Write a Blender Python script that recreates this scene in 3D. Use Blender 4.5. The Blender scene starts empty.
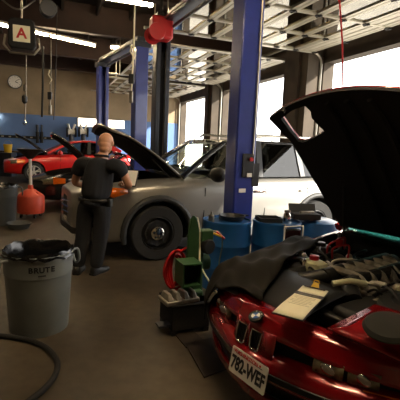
import bpy, bmesh, math, random
from mathutils import Vector as V, Matrix, Euler
random.seed(7)
PI = math.pi
scene = bpy.context.scene
COL = scene.collection

# ------------------------------------------------------------------ camera
PITCH, ROLL, EYE, FOC = math.radians(7.8), math.radians(2.5), 1.65, 400.0
cF = V((0, math.cos(PITCH), -math.sin(PITCH)))
_u0 = V((0, math.sin(PITCH), math.cos(PITCH)))
cR = V((1, 0, 0)) * math.cos(ROLL) + _u0 * math.sin(ROLL)
cU = V((1, 0, 0)) * -math.sin(ROLL) + _u0 * math.cos(ROLL)
EYEP = V((0, 0, EYE))
cam_d = bpy.data.cameras.new('camera')
cam_d.sensor_width = 36; cam_d.lens = 36 * FOC / 400; cam_d.clip_start = .05; cam_d.clip_end = 300
cam = bpy.data.objects.new('camera', cam_d); COL.objects.link(cam)
cam.matrix_world = Matrix(((cR.x, cU.x, -cF.x, 0), (cR.y, cU.y, -cF.y, 0), (cR.z, cU.z, -cF.z, EYE), (0, 0, 0, 1)))
scene.camera = cam
def at(x, y, Y):                     # photo point at depth Y
    r = cF + cR * ((x - 200) / FOC) + cU * ((200 - y) / FOC)
    return EYEP + r * (Y / r.y)
def atz(x, y, Z):                    # photo point on a level plane
    r = cF + cR * ((x - 200) / FOC) + cU * ((200 - y) / FOC)
    return EYEP + r * ((Z - EYE) / r.z)
BA = math.radians(20.7)              # direction of the bays
SD, TD = V((math.cos(BA), math.sin(BA), 0)), V((-math.sin(BA), math.cos(BA), 0))
def bay(s, t, z=0): return SD * s + TD * t + V((0, 0, z))

# ------------------------------------------------------------------ materials
def lin(h):
    h = h.lstrip('#'); c = [int(h[i:i+2], 16) / 255 for i in (0, 2, 4)]
    return [x / 12.92 if x <= .04045 else ((x + .055) / 1.055) ** 2.4 for x in c]
def mat(name, hexc, rough=.5, metal=0., var=.15, scale=6., bump=0., coat=0., trans=0., spec=.5, obj=True):
    m = bpy.data.materials.new(name); m.use_nodes = True
    nt = m.node_tree; b = nt.nodes['Principled BSDF']
    c = lin(hexc)
    tc = nt.nodes.new('ShaderNodeTexCoord')
    n = nt.nodes.new('ShaderNodeTexNoise'); n.inputs['Scale'].default_value = scale; n.inputs['Detail'].default_value = 5
    nt.links.new(tc.outputs['Object'], n.inputs['Vector'])
    r = nt.nodes.new('ShaderNodeValToRGB')
    r.color_ramp.elements[0].position = .3; r.color_ramp.elements[1].position = .72
    r.color_ramp.elements[0].color = [x * (1 - var) for x in c] + [1]
    r.color_ramp.elements[1].color = [min(1, x * (1 + var)) for x in c] + [1]
    nt.links.new(n.outputs['Fac'], r.inputs['Fac']); nt.links.new(r.outputs['Color'], b.inputs['Base Color'])
    b.inputs['Roughness'].default_value = rough; b.inputs['Metallic'].default_value = metal
    b.inputs['Specular IOR Level'].default_value = spec
    if coat: b.inputs['Coat Weight'].default_value = coat; b.inputs['Coat Roughness'].default_value = .06
    if trans: b.inputs['Transmission Weight'].default_value = trans
    if bump:
        bp = nt.nodes.new('ShaderNodeBump'); bp.inputs['Strength'].default_value = bump; bp.inputs['Distance'].default_value = .02
        nt.links.new(n.outputs['Fac'], bp.inputs['Height']); nt.links.new(bp.outputs['Normal'], b.inputs['Normal'])
    return m
def emit(name, hexc, s):
    m = bpy.data.materials.new(name); m.use_nodes = True
    b = m.node_tree.nodes['Principled BSDF']; c = lin(hexc) + [1]
    b.inputs['Base Color'].default_value = c; b.inputs['Emission Color'].default_value = c; b.inputs['Emission Strength'].default_value = s
    return m
def glass(name, hexc, opacity, rough=.02):
    """thin pane: clear/tinted see-through with a mirror coat"""
    m = bpy.data.materials.new(name); m.use_nodes = True
    nt = m.node_tree; nt.nodes.clear()
    o = nt.nodes.new('ShaderNodeOutputMaterial')
    t = nt.nodes.new('ShaderNodeBsdfTransparent'); t.inputs['Color'].default_value = lin(hexc) + [1]
    g = nt.nodes.new('ShaderNodeBsdfGlossy'); g.inputs['Roughness'].default_value = rough
    f = nt.nodes.new('ShaderNodeFresnel'); f.inputs['IOR'].default_value = 1.5
    mu = nt.nodes.new('ShaderNodeMath'); mu.operation = 'MULTIPLY_ADD'; mu.inputs[1].default_value = 1.0; mu.inputs[2].default_value = opacity
    mu.use_clamp = True
    mx = nt.nodes.new('ShaderNodeMixShader')
    ge = nt.nodes.new('ShaderNodeNewGeometry'); io = nt.nodes.new('ShaderNodeMath'); io.operation = 'MULTIPLY_ADD'; io.inputs[1].default_value = 1 / 1.5 - 1.5; io.inputs[2].default_value = 1.5
    nt.links.new(ge.outputs['Backfacing'], io.inputs[0]); nt.links.new(io.outputs[0], f.inputs['IOR'])
    nt.links.new(f.outputs[0], mu.inputs[0]); nt.links.new(mu.outputs[0], mx.inputs[0])
    nt.links.new(t.outputs[0], mx.inputs[1]); nt.links.new(g.outputs[0], mx.inputs[2]); nt.links.new(mx.outputs[0], o.inputs[0])
    return m
M = dict(
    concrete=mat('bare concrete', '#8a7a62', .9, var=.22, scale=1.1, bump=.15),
    bluewall=mat('blue wall paint', '#4a6a9b', .55, var=.1, scale=2),
    floor=None,
    wood=mat('dark roof timber', '#1d130c', .85, var=.3, scale=3),
    glulam=mat('brown glued beam', '#2e1a11', .7, var=.25, scale=3),
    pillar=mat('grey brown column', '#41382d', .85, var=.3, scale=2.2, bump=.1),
    trackmetal=mat('galvanised track', '#b9b5a8', .35, .85, var=.12),
    doorframe=mat('door aluminium', '#b4ae9c', .4, .35, var=.1),
    doorpanel=mat('white door panel', '#c9c4b4', .5, var=.08),
    pave=mat('pale paving', '#b8b3a8', .9, var=.1, scale=.6),
    blue=mat('lift blue paint', '#25337f', .35, var=.12, coat=.3),
    darkpost=mat('dark blue black steel', '#20242e', .4, var=.2),
    black=mat('black plastic', '#100f0d', .5, var=.2),
    matt=mat('matt black', '#0d0c0b', .8, var=.2),
    rubber=mat('tyre rubber', '#1b1a18', .8, var=.2, scale=20),
    chrome=mat('bright metal', '#d8d5cc', .18, 1., var=.05),
    steel=mat('worn steel', '#8a857a', .4, .9, var=.2),
    silver=mat('silver grey paint', '#96938c', .32, .5, var=.03, coat=.5),
    red=mat('dark red car paint', '#8a0a12', .25, .25, var=.05, coat=1.),
    red2=mat('bright red car paint', '#c41410', .28, .1, var=.05, coat=.8),
    darkcar=mat('black car paint', '#16171a', .25, .2, var=.08, coat=.8),
    drum=mat('blue drum paint', '#184e85', .38, var=.18, scale=5, coat=.2),
    grey=mat('grey bin plastic', '#828785', .5, var=.1, scale=5),
    dgrey=mat('dark grey bin plastic', '#4a4d4d', .5, var=.12),
    liner=mat('black bin bag', '#0f0f10', .22, var=.2, scale=10, bump=.5),
    orange=mat('red orange tank', '#e0553c', .45, var=.1),
    cream=mat('cream paper', '#f0e8c8', .8, var=.03),
    white=mat('white', '#e6e2d8', .5, var=.04),
    skin=mat('skin', '#c58e6c', .5, var=.06),
    shirt=mat('black uniform shirt', '#16171b', .9, var=.2, scale=9),
    trouser=mat('charcoal trousers', '#1c1d22', .9, var=.2, scale=9),
    green=mat('green machine paint', '#2f5130', .45, var=.2, scale=7),
    hosered=mat('red hose', '#b3161c', .4, var=.1),
    cloth=mat('dark grey fender cover', '#1a1712', .85, spec=.2, var=.2, scale=4, bump=.1),
    grime=mat('engine grime', '#2c2823', .55, .3, var=.6, scale=25, bump=.3),
    alu=mat('cast aluminium', '#a39c8e', .38, .6, var=.3, scale=14),
    yellow=mat('yellow plastic', '#c8a21c', .5, var=.1),
    amber=mat('amber lens', '#e2660f', .15, var=.15, scale=20),
    lens=mat('headlamp glass', '#8a8468', .12, .4, var=.4, scale=30, coat=1),
    smoke=glass('tinted window', '#80817d', .03),
    clear=glass('clear window', '#f3f6f2', .02),
    teal=glass('green tinted windscreen', '#b5e0da', .05),
    pane=glass('door pane', '#ddd8c6', .05),
    tube=emit('fluorescent tube', '#ffe4ba', 85),
    fitting=mat('white enamel fitting', '#d8d2c4', .4, var=.05),
    seat=mat('dark seat cloth', '#2b2a28', .9, var=.15),
    redtxt=mat('red print', '#c0201c', .5, var=.03),
    ink=mat('dark ink', '#14161c', .6, var=.03),
    jug=mat('milky plastic', '#c9c6a0', .4, var=.08, trans=.15),
    brown=mat('dark floor steel', '#332a22', .5, .4, var=.3),
    alloy=mat('alloy wheel', '#c9c5bb', .4, .3, var=.04),
    lip=mat('arch lip plastic', '#2c2c2b', .6, var=.1),
    shade=emit('lit strip diffuser', '#fff2da', 5),
    olive=mat('dark olive felt', '#15140c', .9, var=.2, scale=20),
    pencil=mat('pencil grey', '#a39c82', .8, var=.02),
    dash=mat('grey interior trim', '#77746c', .8, var=.1),
    bmblue=mat('badge blue', '#2b62b0', .3, var=.02),
)
# floor: worn, slightly polished concrete with stains
def floor_mat():
    m = bpy.data.materials.new('shop floor'); m.use_nodes = True
    nt = m.node_tree; b = nt.nodes['Principled BSDF']
    tc = nt.nodes.new('ShaderNodeTexCoord')
    def noise(sc, det):
        n = nt.nodes.new('ShaderNodeTexNoise'); n.inputs['Scale'].default_value = sc; n.inputs['Detail'].default_value = det
        nt.links.new(tc.outputs['Object'], n.inputs['Vector']); return n
    a, c = noise(.7, 8), noise(9, 6)
    r = nt.nodes.new('ShaderNodeValToRGB'); e = r.color_ramp.elements
    e[0].position = .32; e[0].color = lin('#382f24') + [1]; e[1].position = .7; e[1].color = lin('#5f5443') + [1]
    nt.links.new(a.outputs['Fac'], r.inputs['Fac'])
    mx = nt.nodes.new('ShaderNodeMix'); mx.data_type = 'RGBA'; mx.blend_type = 'MULTIPLY'; mx.inputs[0].default_value = .5
    r2 = nt.nodes.new('ShaderNodeValToRGB'); r2.color_ramp.elements[0].position = .35; r2.color_ramp.elements[0].color = (.45, .45, .45, 1); r2.color_ramp.elements[1].position = .6
    nt.links.new(c.outputs['Fac'], r2.inputs['Fac'])
    nt.links.new(r.outputs['Color'], mx.inputs[6]); nt.links.new(r2.outputs['Color'], mx.inputs[7])
    nt.links.new(mx.outputs[2], b.inputs['Base Color'])
    rr = nt.nodes.new('ShaderNodeMapRange'); rr.inputs[3].default_value = .38; rr.inputs[4].default_value = .7
    nt.links.new(a.outputs['Fac'], rr.inputs[0]); nt.links.new(rr.outputs[0], b.inputs['Roughness'])
    bp = nt.nodes.new('ShaderNodeBump'); bp.inputs['Strength'].default_value = .12
    nt.links.new(c.outputs['Fac'], bp.inputs['Height']); nt.links.new(bp.outputs['Normal'], b.inputs['Normal'])
    return m
M['floor'] = floor_mat()

# ------------------------------------------------------------------ mesh building
def frame_of(d):
    d = d.normalized(); a = V((0, 0, 1)) if abs(d.z) < .95 else V((1, 0, 0))
    u = d.cross(a).normalized(); return u, d.cross(u).normalized()
class MB:
    """collects shapes and links them as ONE mesh object"""
    def __init__(s): s.v, s.f, s.mi, s.cur = [], [], [], 0
    def add(s, vs, fs, mi=None):
        o = len(s.v); s.v += [V(x) for x in vs]; s.f += [tuple(o + i for i in q) for q in fs]; s.mi += [s.cur if mi is None else mi] * len(fs); return s
    def box(s, c, size, rot=(0, 0, 0), taper=1.):
        c = V(c); R = Euler(rot).to_matrix(); h = V(size) / 2; vs = []
        for z in (-1, 1):
            k = taper if z > 0 else 1
            for x, y in ((-1, -1), (1, -1), (1, 1), (-1, 1)): vs.append(c + R @ V((x * h.x * k, y * h.y * k, z * h.z)))
        return s.add(vs, [(3, 2, 1, 0), (4, 5, 6, 7), (0, 1, 5, 4), (1, 2, 6, 5), (2, 3, 7, 6), (3, 0, 4, 7)])
    def bar(s, a, b, w, h, up=(0, 0, 1), w2=None, h2=None):
        a, b = V(a), V(b); d = (b - a).normalized(); u = V(up)
        if abs(d.dot(u)) > .98: u = V((1, 0, 0))
        x = d.cross(u).normalized(); y = x.cross(d).normalized(); vs = []
        for p, ww, hh in ((a, w, h), (b, w2 or w, h2 or h)):
            for i, j in ((-1, -1), (1, -1), (1, 1), (-1, 1)): vs.append(p + x * i * ww / 2 + y * j * hh / 2)
        return s.add(vs, [(3, 2, 1, 0), (4, 5, 6, 7), (0, 1, 5, 4), (1, 2, 6, 5), (2, 3, 7, 6), (3, 0, 4, 7)])
    def cyl(s, a, b, r, r2=None, n=20, caps=True):
        a, b = V(a), V(b); r2 = r if r2 is None else r2; x, y = frame_of(b - a); vs = []
        for p, q in ((a, r), (b, r2)):
            for k in range(n): vs.append(p + (x * math.cos(2 * PI * k / n) + y * math.sin(2 * PI * k / n)) * q)
        fs = [(k, (k + 1) % n, n + (k + 1) % n, n + k) for k in range(n)]
        if caps: fs += [tuple(range(n))[::-1], tuple(range(n, 2 * n))]
        return s.add(vs, fs)
    def tube(s, pts, r, n=8, closed=False, caps=True):
        pts = [V(p) for p in pts]; m = len(pts); vs = []
        rs = r if isinstance(r, (list, tuple)) else [r] * m
        prev = None
        for i, p in enumerate(pts):
            d = (pts[(i + 1) % m] - pts[i - 1]) if closed else (pts[min(i + 1, m - 1)] - pts[max(i - 1, 0)])
            d.normalize()
            if prev is None: x, y = frame_of(d)
            else:
                x = (prev - d * prev.dot(d)); x = x.normalized() if x.length > 1e-6 else frame_of(d)[0]; y = d.cross(x).normalized()
            prev = x
            for k in range(n): vs.append(p + (x * math.cos(2 * PI * k / n) + y * math.sin(2 * PI * k / n)) * rs[i])
        fs = []
        for i in range(m if closed else m - 1):
            j = (i + 1) % m
            for k in range(n): fs.append((i * n + k, i * n + (k + 1) % n, j * n + (k + 1) % n, j * n + k))
        if caps and not closed: fs += [tuple(range(n))[::-1], tuple(range((m - 1) * n, m * n))]
        return s.add(vs, fs)
    def lathe(s, prof, c=(0, 0, 0), axis=(0, 0, 1), n=32, caps=True):
        """prof: (radius, distance along axis)"""
        c, ax = V(c), V(axis).normalized(); x, y = frame_of(ax); vs = []
        for r, h in prof:
            for k in range(n): vs.append(c + ax * h + (x * math.cos(2 * PI * k / n) + y * math.sin(2 * PI * k / n)) * r)
        fs = []
        for i in range(len(prof) - 1):
            for k in range(n): fs.append((i * n + k, i * n + (k + 1) % n, (i + 1) * n + (k + 1) % n, (i + 1) * n + k))
        if caps:
            if prof[0][0] > 1e-5: fs.append(tuple(range(n))[::-1])
            if prof[-1][0] > 1e-5: fs.append(tuple(range((len(prof) - 1) * n, len(prof) * n)))
        return s.add(vs, fs)
    def prism(s, poly, off):
        """poly: 3D outline, off: extrusion vector"""
        poly = [V(p) for p in poly]; off = V(off); n = len(poly)
        return s.add(poly + [p + off for p in poly], [tuple(range(n))[::-1], tuple(range(n, 2 * n))] + [(k, (k + 1) % n, n + (k + 1) % n, n + k) for k in range(n)])
    def loft(s, secs, closed=False, caps=True):
        n = len(secs[0]); vs = [V(p) for q in secs for p in q]; fs = []
        for i in range(len(secs) - 1):
            for k in range(n if closed else n - 1): fs.append((i * n + k, i * n + (k + 1) % n, (i + 1) * n + (k + 1) % n, (i + 1) * n + k))
        if closed and caps: fs += [tuple(range(n))[::-1], tuple(range((len(secs) - 1) * n, len(secs) * n))]
        return s.add(vs, fs)
    def ball(s, c, r, n=16, m=10):
        r = V((r, r, r)) if isinstance(r, (int, float)) else V(r); c = V(c)
        vs = [c + V((0, 0, r.z))]
        for i in range(1, m):
            a = PI * i / m
            for k in range(n): vs.append(c + V((r.x * math.sin(a) * math.cos(2 * PI * k / n), r.y * math.sin(a) * math.sin(2 * PI * k / n), r.z * math.cos(a))))
        vs.append(c - V((0, 0, r.z))); fs = [(0, 1 + k, 1 + (k + 1) % n) for k in range(n)]
        for i in range(m - 2):
            for k in range(n): fs.append((1 + i * n + k, 1 + (i + 1) * n + k, 1 + (i + 1) * n + (k + 1) % n, 1 + i * n + (k + 1) % n))
        L = len(vs) - 1; b = 1 + (m - 2) * n
        return s.add(vs, fs + [(L, b + (k + 1) % n, b + k) for k in range(n)])
    def build(s, name, mats, parent=None, smooth=False, bevel=0., sub=0, solid=0., angle=35):
        me = bpy.data.meshes.new(name); me.from_pydata(s.v, [], s.f)
        if not isinstance(mats, (list, tuple)): mats = [mats]
        for m in mats: me.materials.append(m)
        me.polygons.foreach_set('material_index', s.mi)
        bm = bmesh.new(); bm.from_mesh(me); bmesh.ops.recalc_face_normals(bm, faces=bm.faces); bm.to_mesh(me); bm.free()
        o = bpy.data.objects.new(name, me); COL.objects.link(o)
        if parent is not None: o.parent = parent
        if solid:
            q = o.modifiers.new('s', 'SOLIDIFY'); q.thickness = solid; q.offset = -1
        if bevel:
            q = o.modifiers.new('b', 'BEVEL'); q.width = bevel; q.segments = 2; q.limit_method = 'ANGLE'; q.angle_limit = math.radians(40)
        if sub:
            q = o.modifiers.new('u', 'SUBSURF'); q.levels = q.render_levels = sub
        if smooth or bevel or sub: shade(me, angle if not sub else 60)
        return o
def shade(me, angle=35):
    me.polygons.foreach_set('use_smooth', [True] * len(me.polygons))
    if angle < 180: me.set_sharp_from_angle(angle=math.radians(angle))
def bake(o):
    bpy.context.view_layer.update()
    dg = bpy.context.evaluated_depsgraph_get()
    me = bpy.data.meshes.new_from_object(o.evaluated_get(dg)); me.name = o.name
    o.modifiers.clear(); o.data = me
    return o
def cut(o, cutter):
    q = o.modifiers.new('c', 'BOOLEAN'); q.operation = 'DIFFERENCE'; q.object = cutter; q.solver = 'EXACT'; q.material_mode = 'INDEX'
    bake(o); bpy.data.objects.remove(cutter)
def tag(o, label=None, cat=None, group=None, kind=None):
    if label: o['label'] = label
    if cat: o['category'] = cat
    if group: o['group'] = group
    if kind: o['kind'] = kind
    return o
def thing(name, label, cat, loc=(0, 0, 0), rz=0., group=None):
    o = bpy.data.objects.new(name, None); COL.objects.link(o); o.empty_display_size = .2
    o.location = loc; o.rotation_euler = (0, 0, rz)
    return tag(o, label, cat, group)
def struct(o): o['kind'] = 'structure'; return o
def copy_tree(o, parent=None):
    c = o.copy(); COL.objects.link(c); c.parent = parent
    for ch in [x for x in scene.objects if x.parent == o]: copy_tree(ch, c)
    return c
def text_mesh(name, body, size, m, parent, mtx, extrude=.002, align='CENTER', sx=1., bold=0.):
    cu = bpy.data.curves.new(name, 'FONT'); cu.body = body; cu.size = size; cu.extrude = extrude; cu.align_x = align; cu.align_y = 'CENTER'; cu.offset = bold
    t = bpy.data.objects.new(name + '_curve', cu); COL.objects.link(t); bpy.context.view_layer.update()
    me = bpy.data.meshes.new_from_object(t.evaluated_get(bpy.context.evaluated_depsgraph_get())); me.name = name
    bpy.data.objects.remove(t); me.transform(Matrix.Diagonal((sx, 1, 1, 1)))
    me.materials.clear(); me.materials.append(m)
    o = bpy.data.objects.new(name, me); COL.objects.link(o); o.parent = parent; me.transform(mtx)
    return o
def smooth_curve(pts, n=8):
    """Catmull-Rom through pts"""
    pts = [V(p) for p in pts]; P = [pts[0] * 2 - pts[1]] + pts + [pts[-1] * 2 - pts[-2]]; out = []
    for i in range(1, len(P) - 2):
        for k in range(n):
            t = k / n; a, b, c, d = P[i-1], P[i], P[i+1], P[i+2]
            out.append(.5 * ((2 * b) + (c - a) * t + (2 * a - 5 * b + 4 * c - d) * t * t + (3 * b - a - 3 * c + d) * t ** 3))
    return out + [pts[-1]]
# ------------------------------------------------------------------ the setting
WS, WT, BS = 6.4, 20.5, -9.0      # door wall, far wall, wall opposite the doors
T0, CEIL = -6.0, 5.5
def quad(a, b, c, d): return [a, b, c, d]
m = MB(); m.prism([bay(BS, T0), bay(WS + .3, T0), bay(WS + .3, WT), bay(BS, WT)], (0, 0, -.2)); struct(m.build('floor', M['floor']))
m = MB(); m.prism([bay(BS, T0, CEIL), bay(WS + .3, T0, CEIL), bay(WS + .3, WT, CEIL), bay(BS, WT, CEIL)], (0, 0, .2)); struct(m.build('ceiling', M['wood']))
m = MB(); m.prism([bay(BS, WT), bay(WS + .3, WT), bay(WS + .3, WT, 5.7), bay(BS, WT, 5.7)], TD * .2); wb = struct(m.build('wall_back', M['concrete']))
m = MB(); m.prism([bay(BS, WT - .012, 0), bay(WS - .01, WT - .012, 0), bay(WS - .01, WT - .012, 2.72), bay(BS, WT - .012, 2.72)], TD * .012)
struct(m.build('trim_1', M['bluewall']))
m = MB(); m.prism([bay(BS, T0), bay(BS, T0 - .2), bay(WS + .3, T0 - .2), bay(WS + .3, T0)], (0, 0, 5.7)); struct(m.build('wall_front', M['concrete']))
m = MB(); m.prism([bay(BS, T0), bay(BS - .2, T0), bay(BS - .2, WT), bay(BS, WT)], (0, 0, 5.7)); struct(m.build('wall_left', M['concrete']))
# door wall: header band, solid stretch and the columns between the doors
DOORS = [(.4, 8.62), (9.8, 14.85), (15.75, 20.3)]  # first door widened out of view so the sun reaches the suv
DH = 3.8
m = MB()
def wbox(t0, t1, z0, z1, s0=WS, s1=WS + .3): m.prism([bay(s0, t0, z0), bay(s1, t0, z0), bay(s1, t1, z0), bay(s0, t1, z0)], (0, 0, z1 - z0))
wbox(T0, DOORS[0][0], 0, 5.7); wbox(DOORS[0][0], WT, DH, 5.7); wbox(DOORS[2][1], WT, 0, DH)
wbox(8.62, 9.8, 0, DH); wbox(14.85, 15.75, 0, DH)
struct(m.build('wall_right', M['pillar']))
k = 2
for t0, t1 in ((8.66, 9.73), (14.9, 15.7)):
    m = MB(); wbox(t0, t1, 0, CEIL, WS - .45, WS); 
    wbox(t0 + .28, t1 - .28, 0, CEIL, WS - .53, WS - .45)
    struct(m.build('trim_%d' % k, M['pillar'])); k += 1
m = MB(); m.prism([bay(WS + .3, -40, -.05), bay(60, -40, -.05), bay(60, 80, -.05), bay(WS + .3, 80, -.05)], (0, 0, -.1)); struct(m.build('ground_outside', M['pave']))
# roof timber
i = 0
for t in (-1.5, 3.6, 9.1, 12.6, 16.4, 19.6):
    m = MB(); m.prism([bay(BS, t - .11, 4.72), bay(WS, t - .11, 4.72), bay(WS, t + .11, 4.72), bay(BS, t + .11, 4.72)], (0, 0, .78))
    struct(m.build('ceiling_beam', M['glulam'], bevel=.01))
for s in [x * .95 - 8.2 for x in range(16)]:
    m = MB(); m.prism([bay(s - .03, T0, 5.22), bay(s + .03, T0, 5.22), bay(s + .03, WT, 5.22), bay(s - .03, WT, 5.22)], (0, 0, .28))
    struct(m.build('ceiling_joist', M['wood']))
# ------------------------------------------------------------------ overhead doors, all rolled up
def overhead_door(t0, t1, n):
    root = bpy.data.objects.new('door_%d' % n, None); COL.objects.link(root); struct(root)
    Z, sA, sB = 4.03, 2.35, 6.05
    # two side tracks with the curve down to the floor
    for t in (t0 - .02, t1 + .02):
        pts = [bay(sA - .5, t, Z)] + [bay(sB, t, Z)]
        for a in range(1, 7):
            q = a / 6 * PI / 2; pts.append(bay(sB + .27 * math.sin(q), t, Z - .27 + .27 * math.cos(q)))
        pts.append(bay(sB + .27, t, .05))
        g = MB(); g.tube(pts, .035, 6); g.build('track', M['trackmetal'], root, smooth=True)
        for s in (sA, sB - .9):
            g = MB(); g.bar(bay(s, t, Z), bay(s, t, CEIL), .03, .03); g.build('hanger', M['trackmetal'], root)
    ns, nt = 7, max(3, round((t1 - t0) / 1.15))
    ds, dt = (sB - sA) / ns, (t1 - t0) / nt
    for a in range(ns):
        s0, s1 = sA + a * ds + .008, sA + (a + 1) * ds - .008
        g = MB(); solid = a == ns - 1
        for s in (s0 + .035, s1 - .035): g.bar(bay(s, t0, Z), bay(s, t1, Z), .07, .045)
        for b in range(nt + 1):
            t = min(max(t0 + b * dt, t0 + .04), t1 - .04); g.bar(bay(s0, t, Z), bay(s1, t, Z), .075, .05)
        sec = g.build('door_section', M['doorframe'], root)
        g = MB()
        if solid:
            for r in range(3):
                q0 = s0 + (s1 - s0) * r / 3; q1 = s0 + (s1 - s0) * (r + 1) / 3
                g.prism([bay(q0, t0, Z + .0), bay(q0 + .03, t0, Z - .018), bay(q1 - .03, t0, Z - .018), bay(q1, t0, Z)], TD * (t1 - t0))
            g.build('ribbed_panel', M['doorpanel'], sec)
        else:
            g.prism([bay(s0 + .04, t0, Z), bay(s1 - .04, t0, Z), bay(s1 - .04, t1, Z), bay(s0 + .04, t1, Z)], (0, 0, .006))
            g.build('pane', M['pane'], sec)
        g = MB()
        for b in range(nt + 1):
            t = min(max(t0 + b * dt, t0 + .06), t1 - .06)
            g.box(bay(s1, t, Z - .035), (.12, .07, .02), (0, 0, BA)); g.cyl(bay(s1, t - .06, Z - .04), bay(s1, t + .06, Z - .04), .018, n=8)
        g.build('hinge', M['black'], sec)
    g = MB(); g.cyl(bay(sB + .15, t0 - .05, Z + .42), bay(sB + .15, t1 + .05, Z + .42), .05, n=12)
    for t in (t0 + .1, t1 - .1): g.cyl(bay(sB + .15, t - .06, Z + .42), bay(sB + .15, t + .06, Z + .42), .11, n=16)
    g.build('torsion_shaft', M['steel'], root, smooth=True)
for n, (t0, t1) in enumerate(DOORS): overhead_door(t0, t1, n + 1)

# ------------------------------------------------------------------ daylight
w = bpy.data.worlds.new('world'); scene.world = w; w.use_nodes = True
bg = w.node_tree.nodes['Background']
sky = w.node_tree.nodes.new('ShaderNodeTexSky'); sky.sky_type = 'HOSEK_WILKIE'; sky.turbidity = 6; sky.ground_albedo = .4
sky.sun_direction = (bay(.75, -.55, .75)).normalized()
mixn = w.node_tree.nodes.new('ShaderNodeMix'); mixn.data_type = 'RGBA'; mixn.inputs[0].default_value = .93; mixn.inputs[7].default_value = (1, .97, .93, 1)
w.node_tree.links.new(sky.outputs[0], mixn.inputs[6]); w.node_tree.links.new(mixn.outputs[2], bg.inputs['Color'])
bg.inputs['Strength'].default_value = 5.0
sd = bpy.data.lights.new('sun', 'SUN'); sd.energy = 15; sd.angle = .03; sd.color = (1, .93, .82)
so = bpy.data.objects.new('sun', sd); COL.objects.link(so)
so.rotation_euler = (-bay(.58, -.68, .42)).to_track_quat('-Z', 'Y').to_euler(); so.location = bay(14, 0, 12)

# ------------------------------------------------------------------ lamps under the roof
def fluoro(a, b, label, n=1, group=None):
    a, b = V(a), V(b); mid = (a + b) / 2; d = b - a; L = d.length; root = thing('fluorescent_light', label, 'light', mid, 0, group)
    d.normalize(); d = d * .5 * L
    g = MB(); g.bar(V((0, 0, .07)) - d, V((0, 0, .07)) + d, .2, .06); g.build('housing', M['fitting'], root, bevel=.01)
    for j in range(n):
        x = frame_of(d)[0] * (.05 * (2 * j - n + 1))
        g = MB(); g.cyl(x - d * .98, x + d * .98, .026, n=10); g.build('tube', M['tube'], root, smooth=True)
    for s in (-.7, .7):
        g = MB(); g.cyl(d * s + V((0, 0, .1)), V((d.x * s, d.y * s, CEIL - mid.z - d.z * s - .3)), .006, n=6); g.build('hanging_rod', M['steel'], root)
    return root
la, lb = atz(0, 25, 4.6), atz(95, 46, 4.6)
ld = lb - la
fluoro(la - ld * .35, la + ld * .47, 'long fluorescent strip passing behind the sign with the red letter', 1, 'strips in one run above the bays')
fluoro(la + ld * .49, lb, 'long fluorescent strip ending beside the twin dark blue lift posts', 1, 'strips in one run above the bays')
c_ = atz(132, 2, 4.9); fluoro(c_ - SD * .95, c_ + SD * .5 , 'wide bright fluorescent lamp above the worn rope and blue lift post', 2)
c_ = atz(184, 11, 4.9); fluoro(c_ - SD * .2, c_ + SD * .2, 'short bright lamp above the red hose reel', 2)
c_ = atz(118, 48, 4.9); fluoro(c_ - SD * .25, c_ + SD * .25, 'small distant lamp between the two blue lift posts', 2)
for x0, x1, lab in ((79, 99, 'glowing strip lamp just above the blue wall paint, nearer the clock'), (108, 129, 'glowing strip lamp just above the blue wall paint, between two blue lift posts')):
    a_, b_ = at(x0, 121.5 + (x0 - 79) * .05, 19), at(x1, 121.5 + (x1 - 79) * .05, 19); z_ = a_.z; a_ = bay(a_.dot(SD), WT - .16, z_); b_ = bay(b_.dot(SD), WT - .16, z_)
    lw = thing('strip_lamp', lab, 'light', (a_ + b_) / 2, BA); LW = (b_ - a_).length
    g = MB(); g.box((0, .07, 0), (LW + .04, .14, .42)); g.build('housing', M['fitting'], lw, bevel=.01)
    g = MB(); g.box((0, -.03, 0), (LW, .05, .36)); g.build('diffuser', M['shade'], lw, bevel=.01)
c_ = bay(1.6, 2.4, 4.6); fluoro(c_ - SD * .7, c_ + SD * .7, 'fluorescent strip high over the dark red coupe with its engine exposed', 2)
for s_, t_, q_ in ((.9, 1.5, 'added to brighten the nose of the dark red coupe'), (-3.2, 4.5, 'over the grey bin with the black liner'), (-3.5, -1.5, 'high over the aisle in front of the bays'), (1.5, -1.8, 'high over the aisle ahead of the dark red coupe')):  # the strip at the coupe's nose is an extra lamp added for brightness
    c_ = bay(s_, t_, 4.6 if t_ == 1.5 else 5.1); fluoro(c_ - SD * .7, c_ + SD * .7, 'fluorescent strip ' + q_, 2)
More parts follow.
